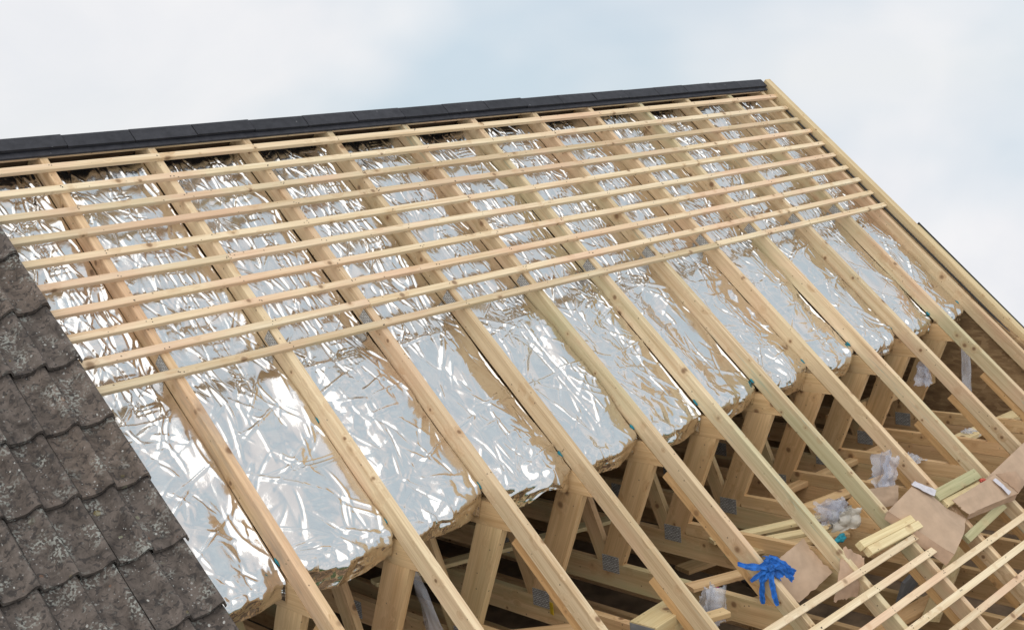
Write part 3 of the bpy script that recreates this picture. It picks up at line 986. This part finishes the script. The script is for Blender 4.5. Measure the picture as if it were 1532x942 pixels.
# ------------------------------------------------------------------ ridge: capping tiles on a ridge board
ridge = empty('roof_ridge', P(0, APEX_V, 0), 'black angled ridge capping tiles along the top of the new roof', 'roof ridge')
h0 = 0.045
# ridge tree carrying the cappings, a pale strip that shows under the lower lip
beam('ridge_board', P(-0.8, -0.069, 0.0035), P(6.57, -0.069, 0.0035), NR, 0.020, 0.022, 'batten', ridge, seg=6)
# two-part capping: upper wing tile + continuous roll-out strip below
TL = 0.378


def ridge_tile_mesh(L, w, th, sag, seed):
    """one angle ridge: near wing and far wing, with thickness"""
    rnd = random.Random(seed)
    n1 = Vector((0, -SP, CP))
    d1 = Vector((0, -CP, -SP))
    d2 = Vector((0, CP, -SP))
    top = Vector((0, 0, 0))
    inn = Vector((0, 0, -th / CP))
    A = d1 * w
    Bv = d2 * w
    Ai = A - n1 * th
    Bi = Bv - Vector((0, SP, CP)) * th
    rounded = 0.012
    prof = [A, d1 * rounded * 1.2, top + Vector((0, 0, -rounded * 0.35)), d2 * rounded * 1.2, Bv, Bi, inn, Ai]
    vs = [(x, p.y, p.z + (rnd.uniform(-0.0012, 0.0012))) for x in (0, L) for p in prof]
    n = len(prof)
    fs = [(i, (i + 1) % n, n + (i + 1) % n, n + i) for i in range(n)]
    fs = [f[::-1] for f in fs]
    # end faces as quads of the angle section
    for b, flip in ((0, True), (n, False)):
        for q in ((0, 1, 6, 7), (1, 2, 6), (2, 3, 6), (3, 4, 5, 6)):
            f = tuple(b + k for k in q)
            fs.append(f if flip else f[::-1])
    return mesh('ridge_tile', vs, fs)


apex_h = 0.05
ridge_top = Vector((0, RIDGE_Y, Z0 + RIDGE_Z + apex_h))
tm = [ridge_tile_mesh(TL - 0.004, 0.093, 0.016, 0, s) for s in range(3)]
u = -0.993
k = 0
while u < 6.50:
    lift = 0.0016 * (k % 3) + random.uniform(0, 0.002)
    L = TL
    me = tm[k % 3]
    if u + TL > 6.53:
        me = ridge_tile_mesh(6.575 - u, 0.093, 0.016, 0, 9)
    o = link('ridge_tile', me, M['slate'], ridge, Matrix.Translation(ridge_top + Vector((u, 0, lift))) @ Matrix.Rotation(random.uniform(-0.004, 0.004), 4, 'Y'))
    k += 1
    u += TL
# lower lip (second layer under the tiles)
lipm = ridge_tile_mesh(7.57, 0.106, 0.012, 0, 5)
o = link('ridge_underlay', lipm, M['slate'], ridge, Matrix.Translation(ridge_top + Vector((-1.0, 0, -0.026))))

# ------------------------------------------------------------------ verge at the gable end
vg = empty('verge_board', P(6.64, 2.4, 0), 'pale timber verge board running down the gable edge against the sky', 'verge board')
beam('board', P(6.625, -0.135, 0.062), P(6.625, 3.05, 0.060), NR, 0.075, 0.10, 'verge', vg, seg=8, warp=0.004, key=3)
beam('board', P(6.590, 3.06, 0.056), P(6.590, 5.2, 0.054), NR, 0.060, 0.10, 'verge', vg, seg=6, warp=0.003, key=4)
beam('outer_strip', P(6.672, 1.72, 0.060), P(6.650, 5.2, 0.052), NR, 0.022, 0.09, 'treated', vg, seg=6, warp=0.004, key=5)
beam('felt_and_gap_strip', P(6.690, 1.70, 0.068), P(6.668, 5.2, 0.060), NR, 0.008, 0.07, 'felt', vg, seg=6, warp=0.004, key=6)
beam('felt_and_gap_strip', P(6.557, 0.2, 0.014), P(6.548, 5.2, 0.010), NR, 0.020, 0.012, 'felt', vg, seg=6, warp=0.003, key=7)  # black strip standing in for the shade in the gap beside the board

# ------------------------------------------------------------------ old tiled roof on the left
old = empty('tiled_roof', P(-0.9, 2.9, 0), 'old weathered grey-brown concrete tile roof with lichen at the left', 'tiled roof')
GA = 0.3235


def tile_mesh(seed):
    rnd = random.Random(seed)
    W, L, th = 0.3002, 0.42, 0.018
    nx, ny = 40, 6
    off = Vector((seed * 3.7, 1.1, 0))

    def prof(x):
        t = (x / 0.15) % 1.0
        sm = lambda a: a * a * (3 - 2 * a)
        # dished pan, then a round roll that drops steeply on its right-hand side
        if t < 0.48:
            return 0.004 * (1 - math.sin(math.pi * t / 0.48))
        if t < 0.86:
            return 0.004 + 0.037 * math.sin(0.5 * math.pi * sm((t - 0.48) / 0.38))
        return 0.004 + 0.037 * (1 - sm((t - 0.86) / 0.14))
    vs, fs = [], []
    for lay in (0, 1):
        for j in range(ny + 1):
            for i in range(nx + 1):
                x = W * i / nx
                y = L * j / ny
                z = prof(x + 0.0005) - lay * th
                yy = -y
                if j == 0 and True:
                    yy += 0.0035 * mnoise.noise(Vector((x * 38, seed, 0)))
                z += 0.0012 * mnoise.noise(Vector((x * 20, y * 20, seed * 2.0 + 9)))
                if j == 0 and lay == 0:
                    z -= 0.004
                vs.append((x, -yy if False else yy, z))
    n = (nx + 1) * (ny + 1)
    g = lambda lay, j, i: lay * n + j * (nx + 1) + i
    # local y: 0 at the tail, negative towards the head; made with +Y pointing down the slope
    for j in range(ny):
        for i in range(nx):
            fs.append((g(0, j, i), g(0, j, i + 1), g(0, j + 1, i + 1), g(0, j + 1, i)))
            fs.append((g(1, j, i), g(1, j + 1, i), g(1, j + 1, i + 1), g(1, j, i + 1)))
    for i in range(nx):
        fs.append((g(0, 0, i), g(1, 0, i), g(1, 0, i + 1), g(0, 0, i + 1)))
        fs.append((g(0, ny, i), g(0, ny, i + 1), g(1, ny, i + 1), g(1, ny, i)))
    for j in range(ny):
        fs.append((g(0, j, 0), g(0, j + 1, 0), g(1, j + 1, 0), g(1, j, 0)))
        fs.append((g(0, j, nx), g(1, j, nx), g(1, j + 1, nx), g(0, j + 1, nx)))
    me = mesh('roof_tile', vs, fs, True)
    me.materials.append(M['tile'])
    try:
        me.set_sharp_from_angle(angle=math.radians(40))
    except Exception:
        pass
    return me


tms = [tile_mesh(s) for s in range(5)]
U_EDGE = -0.430
# local axes of a tile: X along the ridge, Y down the slope (so Z = X x Y points into the roof): use a mirrored-free frame
for row in range(-1, 11):
    v_tail = 0.555 + GA * row
    if v_tail < 0.2:
        continue
    for c in range(9):
        rnd = random.Random(row * 31 + c)
        ul = U_EDGE - 0.3005 * (c + 1) + rnd.uniform(-0.0015, 0.0015) + 0.003 * math.sin(row * 2.1)
        tilt = 0.027 / 0.3235
        x = UX
        yv = (DN + NR * tilt).normalized()       # tail rides up on the tile below
        zv = (-(x.cross(yv))).normalized()
        # right-handed frame: local X = ridge, local Y = up the slope
        yu = -yv
        zz = x.cross(yu)
        if zz.dot(NR) < 0:
            zz = -zz
        mw = Matrix((x, yu, zz)).transposed().to_4x4()
        mw.translation = P(ul, v_tail + rnd.uniform(-0.002, 0.002), 0.050 + rnd.uniform(-0.001, 0.001))
        mw = mw @ Matrix.Rotation(rnd.uniform(-0.006, 0.006), 4, 'Z')
        me = tms[rnd.randrange(5)]
        link('roof_tile', me, M['tile'], old, mw)
# sarking and battens below the tiles
sk = [P(a, b, h) for h in (-0.02, 0.0) for a in (-3.4, -0.47) for b in (0.0, 4.6)]
link('underlay', mesh('underlay', sk, [(0, 1, 3, 2), (4, 6, 7, 5), (0, 4, 5, 1), (2, 3, 7, 6), (0, 2, 6, 4), (1, 5, 7, 3)]), M['felt'], old)

# ------------------------------------------------------------------ debris lying on the open rafters
def sheet(name, corners, mat, label=None, cat=None, parent=None, nx=14, ny=14, bulge=0.0, th=0.005, rough=0.006, seed=1, fold=None, ragged=0.0):
    """bent sheet through 4 corners (A B C D round the edge), with thickness"""
    A, B, C, D = [Vector(c) for c in corners]
    cen = (A + B + C + D) / 4
    nrm = (C - A).cross(D - B).normalized()
    if nrm.dot(NR) < 0:
        nrm = -nrm
    vs, fs = [], []
    for lay in (0, 1):
        for j in range(ny + 1):
            for i in range(nx + 1):
                s, t = i / nx, j / ny
                if ragged:
                    if i in (0, nx): s += ragged * mnoise.noise(Vector((t * 9, seed, i)))
                    if j in (0, ny): t += ragged * mnoise.noise(Vector((s * 9, seed, j + 5)))
                p = A * (1 - s) * (1 - t) + B * s * (1 - t) + C * s * t + D * (1 - s) * t
                d = bulge * math.sin(math.pi * min(max(s, 0), 1)) * math.sin(math.pi * (0.15 + 0.7 * t)) + rough * mnoise.noise(Vector((s * 2.3, t * 2.3, seed * 3.3))) \
                    + 0.35 * rough * mnoise.noise(Vector((s * 7, t * 7, seed * 5.1)))
                if fold:
                    d += fold(s, t)
                p = p + nrm * (d - lay * th)
                vs.append(p - cen)
    n = (nx + 1) * (ny + 1)
    g = lambda l, j, i: l * n + j * (nx + 1) + i
    for j in range(ny):
        for i in range(nx):
            fs.append((g(0, j, i), g(0, j, i + 1), g(0, j + 1, i + 1), g(0, j + 1, i)))
            fs.append((g(1, j, i), g(1, j + 1, i), g(1, j + 1, i + 1), g(1, j, i + 1)))
    for i in range(nx):
        fs.append((g(0, 0, i), g(1, 0, i), g(1, 0, i + 1), g(0, 0, i + 1)))
        fs.append((g(0, ny, i), g(0, ny, i + 1), g(1, ny, i + 1), g(1, ny, i)))
    for j in range(ny):
        fs.append((g(0, j, 0), g(0, j + 1, 0), g(1, j + 1, 0), g(1, j, 0)))
        fs.append((g(0, j, nx), g(1, j, nx), g(1, j + 1, nx), g(0, j + 1, nx)))
    me = mesh(name, vs, fs, True)
    try:
        me.set_sharp_from_angle(angle=math.radians(35))
    except Exception:
        pass
    o = link(name, me, M[mat], parent, Matrix.Translation(cen))
    return tag(o, label, cat)


# big flattened box with its folded lower-left flap and a strip of tape
bx = empty('cardboard_box', P(3.9, 3.75, 0.03), 'large flattened cardboard box lying over two rafters above the short battens', 'cardboard')
crease = lambda s, t: -0.030 * abs(s - 0.52 + 0.1 * t) + 0.022 * abs(t - 0.42 - 0.25 * s) - 0.010 * abs(s + t - 1.3)
sheet('panel', [P(3.565, 3.555, 0.035), P(3.955, 3.50, 0.05), P(4.16, 3.83, 0.05), P(3.74, 3.965, 0.06)], 'card', parent=bx, bulge=0.022, seed=2, rough=0.016, nx=26, ny=26, fold=crease)
sheet('flap', [P(3.565, 3.555, 0.034), P(3.74, 3.965, 0.059), P(3.700, 3.985, -0.005), P(3.545, 3.575, -0.01)], 'card_edge', parent=bx, nx=12, ny=4, bulge=0.008, seed=3)
sheet('tape_strip', [P(3.90, 3.497, 0.063), P(3.955, 3.488, 0.063), P(4.06, 3.60, 0.073), P(3.985, 3.63, 0.077)], 'tape', parent=bx, nx=12, ny=6, bulge=0.006, th=0.001, rough=0.010, seed=4, ragged=0.08)

# long torn box to the right
lb = empty('cardboard_box', P(4.5, 3.78, 0.08), 'long torn cardboard box with open dark end at the right edge', 'cardboard')
sheet('panel', [P(4.107, 3.702, 0.075), P(4.66, 3.715, 0.11), P(4.735, 3.885, 0.10), P(4.16, 3.825, 0.07)], 'card', parent=lb, bulge=0.012, seed=5, rough=0.010, ragged=0.03)
sheet('side_panel', [P(4.16, 3.825, 0.069), P(4.735, 3.885, 0.099), P(4.74, 3.90, 0.04), P(4.17, 3.84, 0.03)], 'card_edge', parent=lb, nx=14, ny=4, seed=6)
sheet('end_flap', [P(4.665, 3.715, 0.11), P(4.80, 3.77, 0.15), P(4.86, 3.85, 0.12), P(4.735, 3.885, 0.10)], 'card_edge', parent=lb, nx=8, ny=8, bulge=0.03, seed=7, ragged=0.06)
sheet('tape_strip', [P(4.575, 3.735, 0.117), P(4.605, 3.735, 0.119), P(4.645, 3.855, 0.116), P(4.600, 3.865, 0.113)], 'tape', parent=lb, nx=4, ny=8, th=0.001, seed=8, bulge=0.003)
sheet('cardboard_sheet', [P(4.60, 3.70, 0.03), P(5.45, 3.62, 0.05), P(5.35, 3.82, 0.04), P(4.75, 3.88, 0.035)], 'card', 'pale cardboard sheet behind the torn box at the right edge', 'cardboard', bulge=0.03, seed=9, rough=0.012)
# left pieces between the fifth and sixth rafters
sheet('cardboard_sheet', [P(2.50, 3.47, -0.10), P(2.945, 3.425, -0.075), P(2.95, 3.665, -0.075), P(2.60, 3.70, -0.12)], 'card', 'creased cardboard piece sagging between rafters beside the blue cloth', 'cardboard', seed=10, bulge=0.0, rough=0.012,
      fold=lambda s, t: -0.07 * abs(s - 0.45) + 0.02 * abs(t - 0.6), ragged=0.04, nx=24, ny=24)
sheet('brown_paper', [P(3.035, 3.595, 0.0), P(3.12, 3.70, 0.0), P(2.93, 3.845, -0.06), P(2.74, 3.80, -0.07)], 'card_edge', 'crumpled brown packing paper hanging behind the topmost short batten', 'paper', seed=11, bulge=0.03, rough=0.02, ragged=0.07, th=0.003)
sheet('cardboard_sheet', [P(3.66, 3.36, -0.05), P(3.97, 3.44, -0.05), P(3.86, 3.53, -0.08), P(3.68, 3.49, -0.09)], 'card', 'small cardboard offcut below the upright clear plastic bag', 'cardboard', seed=12, rough=0.01, ragged=0.03)

# timber offcuts on the rafters
pk = empty('timber_offcuts', P(3.35, 3.66, 0.02), 'two pale timber offcuts stacked together below the big cardboard box', 'timber')
for k in range(2):
    du = 0.05 * k
    beam('plank', P(3.13 + 0.02 * k, 3.640 + du, 0.046), P(3.70 + 0.02 * k, 3.665 + du, 0.046), NR, 0.048, 0.042, 'offcut', pk, seg=2)
o = beam('timber_plank', P(4.06, 3.625, 0.045), P(4.62, 3.640, 0.048), NR, 0.075, 0.030, 'treated', None, seg=3)
tag(o, 'green treated timber plank above the torn cardboard box', 'timber')
o = beam('timber_plank', P(4.10, 3.690, 0.034), P(4.72, 3.722, 0.036), NR, 0.055, 0.028, 'offcut', None, seg=3)
tag(o, 'pale timber strip alongside the green plank, red string at its end', 'timber')
o = beam('timber_plank', P(4.02, 3.93, 0.03), P(4.62, 3.885, 0.03), NR, 0.055, 0.025, 'treated', None, seg=3)
tag(o, 'green treated strip poking out below the torn cardboard box', 'timber')
# planks lying across the bottom chords
pl = [((2.93, -1.80, -2.545), (3.62, -2.17, -2.525), 'offcut', 'upper of the pale planks resting on the bottom chords'),
      ((2.88, -1.92, -2.548), (3.56, -2.29, -2.55), 'offcut', 'middle of the pale planks resting on the bottom chords'),
      ((2.80, -2.00, -2.552), (3.50, -2.38, -2.56), 'chord', 'lower darker plank resting on the bottom chords')]
for a, c, mt_, lab in pl:
    o = beam('loose_plank', G(*a), G(*c), (0, 0, 1), 0.075, 0.026, mt_, None, seg=2)
    tag(o, lab, 'plank', 'loose planks on the chords')
# more loose timber and bracing in the open roof space
extra = [((0.75, -1.25, -2.54), (1.55, -1.95, -2.54), 0.09, 0.035, 'web', 'brown board laid askew on the chords behind the second truss'),
         ((1.30, -0.60, -2.52), (2.90, -1.10, -2.52), 0.09, 0.025, 'offcut', 'pale board laid along the chords behind the truss webs'),
         ((1.35, -2.15, -2.545), (2.15, -2.45, -2.545), 0.075, 0.03, 'web', 'brown offcut across the chords beside the timber block'),
         ((2.30, -2.10, -2.55), (2.95, -2.36, -2.55), 0.095, 0.025, 'chord', 'brown board across the chords behind the blue cloth'),
         ((3.70, -1.95, -2.55), (4.85, -2.15, -2.55), 0.095, 0.03, 'web', 'brown board along the chords above the big cardboard box'),
         ((3.85, -1.65, -2.55), (5.30, -1.75, -2.55), 0.07, 0.04, 'chord', 'long brown batten on the chords behind the plastic bags'),
         ((4.90, -1.45, -2.30), (6.45, -1.50, -2.30), 0.045, 0.095, 'web', 'horizontal rail fixed across the trusses before the gable wall'),
         ((5.45, -2.10, -2.545), (6.45, -2.20, -2.545), 0.12, 0.035, 'offcut', 'pale board resting on the chords by the gable wall'),
         ((2.75, -2.60, -3.02), (3.95, -2.75, -3.03), 0.12, 0.03, 'web', 'brown board lying on the joists under the short battens'),
         ((3.60, -2.85, -3.02), (4.90, -2.45, -3.03), 0.10, 0.03, 'offcut', 'pale board lying on the joists under the lower battens'),
         ((1.70, -1.40, -3.02), (3.40, -1.95, -3.03), 0.14, 0.03, 'web', 'wide brown board on the joists below the fifth truss'),
         ((0.35, -1.30, -3.02), (1.60, -1.80, -3.03), 0.14, 0.03, 'web', 'wide brown board on the joists below the second truss'),
         ((3.40, -1.20, -3.02), (5.20, -1.60, -3.03), 0.14, 0.03, 'chord', 'wide brown board on the joists below the eighth truss')]
for a, c, w_, d_, mt_, lab in extra:
    o = beam('loose_board', G(*a), G(*c), (0, 0, 1), w_, d_, mt_, None, seg=2)
    tag(o, lab, 'board', 'loose boards in the roof space')
# chunky offcut low in the middle with a grey plate on its end
ob = empty('timber_block', G(1.68, -2.38, -2.5), 'short timber block with grey plate on its end, bottom middle', 'timber')
beam('block', G(1.60, -2.34, -2.45), G(1.93, -2.32, -2.45), (0, 0, 1), 0.16, 0.09, 'offcut', ob, seg=1)
link('end_plate', box_mesh(0.003, 0.15, 0.08), M['grey_board'], ob, frame((0.33, 0.02, 0), (0, 0, 1), G(1.597, -2.34, -2.496)))

# ------------------------------------------------------------------ plastic and rags
def bag(name, loc, r, seed, sx, sy, sz, mat, label, cat, amt=0.55, sub=4, rot=0.0, freq=1.5):
    me = crumple_mesh(r, seed, amt, sub, sx, sy, sz, freq)
    o = link(name, me, M[mat], None, Matrix.Translation(loc) @ Matrix.Rotation(rot, 4, 'Y'))
    return tag(o, label, cat)


def film(loc, w, h, seed, mat, label, lean=0.0, layers=3, flat=False):
    """a thin crumpled film bag: a few loose creased layers, standing or lying"""
    loc = Vector(loc)
    root = empty('plastic_bag', loc, label, 'plastic bag')
    rnd = random.Random(seed)
    for k in range(layers):
        a = rnd.uniform(-0.5, 0.5)
        ax = Vector((math.cos(a), math.sin(a), 0.0))
        up = Vector((lean + rnd.uniform(-0.15, 0.15), rnd.uniform(-0.2, 0.2), 1.0)).normalized()
        if flat:
            up = Vector((rnd.uniform(-0.3, 0.3), 1.0, 0.35)).normalized()
        c = loc + Vector((rnd.uniform(-0.02, 0.02), 0.022 * k, rnd.uniform(-0.01, 0.01)))
        ww, hh = w * rnd.uniform(0.75, 1.05), h * rnd.uniform(0.8, 1.05)
        t1, t2 = rnd.uniform(0.55, 0.9), rnd.uniform(0.7, 1.0)
        f1, f2, p1 = rnd.uniform(2, 3.4), rnd.uniform(1.5, 3), rnd.uniform(0, 3)
        am = 0.16 * min(w, h)
        fold = lambda s_, t_, f1=f1, f2=f2, p1=p1: am * (abs(math.sin(f1 * s_ * 2 + p1 + 1.3 * t_)) + 0.7 * abs(math.sin(f2 * t_ * 2.3 + p1 - 1.1 * s_)) - 0.6)
        q = [c + up * hh / 2 - ax * ww * t1 / 2, c + up * hh / 2 + ax * ww * t1 / 2, c - up * hh / 2 + ax * ww * t2 / 2, c - up * hh / 2 - ax * ww * t2 / 2]
        sheet('film_layer', q, mat, parent=root, nx=22, ny=22, th=0.0006, rough=0.10 * min(w, h), seed=seed + k * 3, fold=fold, ragged=0.10)
    return root


film(G(3.95, -2.42, -2.31), 0.20, 0.24, 3, 'poly', 'upright clear plastic bag behind the big cardboard box', lean=0.35)
film(G(3.30, -2.42, -2.36), 0.25, 0.15, 8, 'poly', 'crumpled clear plastic above the cream wrapping', lean=-0.3)
film(G(3.38, -2.46, -2.43), 0.24, 0.12, 14, 'rag_film', 'cream wrapping crumpled beside the seventh rafter', layers=4)
bag('teal_scrap', G(3.22, -2.50, -2.49), 0.035, 5, 1.3, 0.6, 0.6, 'teal', 'small teal scrap under the cream wrapping', 'scrap', amt=0.8, sub=3)
film(G(2.16, -2.36, -2.55), 0.20, 0.20, 21, 'poly_thick', 'milky plastic bag low between the fourth and fifth rafters', lean=0.2)
film(G(4.70, -2.20, -2.47), 0.24, 0.10, 25, 'poly_thick', 'flat scrap of white plastic on a chord above the green plank', flat=True)
film(G(5.47, -1.93, -2.06), 0.15, 0.18, 27, 'poly', 'crumpled clear plastic tucked under the collar of the tenth truss')
film(G(5.75, -2.15, -2.55), 0.20, 0.08, 31, 'poly_thick', 'crumpled pale plastic on a chord near the gable end', flat=True)
bag('magenta_scrap', G(2.62, -2.02, -2.72), 0.05, 35, 1.2, 0.8, 0.6, 'magenta', 'magenta plastic scrap in the gap between chords', 'scrap', amt=0.6, sub=3)
bag('black_bag', G(2.85, -2.22, -2.66), 0.11, 41, 1.3, 0.9, 0.45, 'black', 'black plastic bag in the gap below the pale planks', 'plastic bag', amt=0.6, sub=3)
sheet('plastic_strip', [G(6.20, -1.86, -1.98), G(6.26, -1.89, -1.98), G(6.16, -1.96, -2.45), G(6.08, -1.92, -2.45)], 'poly_thick', 'hanging strip of milky plastic in front of the gable wall', 'plastic sheet', th=0.001, bulge=0.02, seed=16, rough=0.02)
sheet('plastic_sheet', [G(0.85, -1.49, -2.08), G(0.85, -1.56, -2.06), G(0.88, -1.68, -2.40), G(0.86, -1.58, -2.42)], 'poly_thick', 'grey plastic sheet hanging behind the second truss web', 'plastic sheet', th=0.001, bulge=0.02, seed=17, rough=0.02)
o = link('yellow_tag', box_mesh(0.03, 0.003, 0.07), M['yellow'], None, frame((0.2, 1, 0), (0, 0.1, 1), G(1.765, -1.56, -2.62)))
tag(o, 'small yellow plastic tag on a bottom chord', 'tag')
for (a, lab) in [((4.40, -1.98, -2.66), 'grey board offcut standing behind the green plank'), ((3.95, -2.55, -3.0), 'grey board offcut below the lower battens')]:
    o = link('grey_board', box_mesh(0.40, 0.02, 0.16), M['grey_board'], None, frame((1, 0.15, 0), (0, -0.3, 1), G(*a)))
    tag(o, lab, 'board')

# blue cloth knotted round the fifth rafter
bl = empty('blue_cloth', P(2.4, 3.5, 0.01), 'bright blue cloth knotted round the fifth rafter', 'cloth')
link('knot', crumple_mesh(0.034, 77, 0.75, 4, 1.1, 1.0, 0.8, 2.8), M['blue'], bl, Matrix.Translation(P(2.40, 3.49, 0.018)))
pleat = lambda s_, t_: 0.012 * abs(math.sin(7 * s_ + 2.5 * t_)) + 0.006 * abs(math.sin(13 * s_ - 4 * t_))
sheet('drape', [P(2.355, 3.455, 0.012), P(2.425, 3.425, 0.012), P(2.535, 3.535, -0.01), P(2.405, 3.575, 0.0)], 'blue', parent=bl, nx=26, ny=22, bulge=0.022, th=0.0015, rough=0.022, seed=33, fold=pleat, ragged=0.12)
sheet('drape', [P(2.375, 3.47, 0.028), P(2.43, 3.45, 0.030), P(2.55, 3.565, 0.0), P(2.49, 3.61, -0.005)], 'blue', parent=bl, nx=26, ny=22, bulge=0.012, th=0.0015, rough=0.020, seed=38, fold=pleat, ragged=0.10)


def ribbon(pts, w, seed, parent):
    vs, fs = [], []
    cen = Vector(pts[0])
    n = len(pts)
    dens = []
    for k in range(n - 1):
        for s in range(5):
            dens.append(Vector(pts[k]).lerp(Vector(pts[k + 1]), s / 5))
    dens.append(Vector(pts[-1]))
    for k, p in enumerate(dens):
        d = (dens[min(k + 1, len(dens) - 1)] - dens[max(k - 1, 0)]).normalized()
        side = d.cross(NR + Vector((-0.6, 0, 0))).normalized()
        nn = side.cross(d)
        tw = 0.8 * mnoise.noise(Vector((k * 0.4, seed * 3.0, 2)))
        side = (side + nn * tw).normalized()
        nn = side.cross(d)
        ww = w * (0.85 + 0.4 * mnoise.noise(Vector((k * 0.35, seed, 0)))) * (1.0 - 0.45 * (k / (len(dens) - 1)) ** 2)
        for a, bq in ((-1, 0.0), (-0.3, 0.5), (0.3, -0.3), (1, 0.1)):
            vs.append(p + side * a * ww / 2 + nn * bq * 0.009 - cen)
        for a, bq in ((1, 0.1), (0.3, -0.3), (-0.3, 0.5), (-1, 0.0)):
            vs.append(p + side * a * ww / 2 + nn * (bq * 0.009 - 0.0012) - cen)
    for k in range(len(dens) - 1):
        for j in range(8):
            a, b = k * 8 + j, k * 8 + (j + 1) % 8
            fs.append((a, b, b + 8, a + 8))
    e = (len(dens) - 1) * 8
    fs.append(tuple(range(8))[::-1])
    fs.append(tuple(e + j for j in range(8)))
    me = mesh('ribbon', vs, fs, False)
    return link('tail', me, M['blue'], parent, Matrix.Translation(cen))


ribbon([P(2.39, 3.48, 0.03), P(2.345, 3.46, 0.005), P(2.30, 3.42, -0.02), P(2.26, 3.385, -0.02)], 0.046, 1, bl)
ribbon([P(2.38, 3.50, 0.02), P(2.345, 3.52, -0.03), P(2.34, 3.57, -0.09), P(2.335, 3.61, -0.12)], 0.044, 2, bl)
ribbon([P(2.39, 3.50, 0.02), P(2.355, 3.56, 0.0), P(2.350, 3.62, -0.04), P(2.345, 3.665, -0.06)], 0.040, 3, bl)
ribbon([P(2.38, 3.49, 0.015), P(2.335, 3.49, -0.02), P(2.30, 3.49, -0.06)], 0.036, 4, bl)
ribbon([P(2.40, 3.47, 0.045), P(2.44, 3.49, 0.045), P(2.49, 3.535, 0.03), P(2.53, 3.57, 0.0)], 0.075, 5, bl)
# red string knot on the pale strip
rsn = link('red_string', crumple_mesh(0.022, 61, 0.9, 3, 1.4, 0.7, 0.45, 3.0), M['red'], None, Matrix.Translation(P(4.60, 3.695, 0.046)))
tag(rsn, 'short tangle of red string on the pale timber strip', 'string')
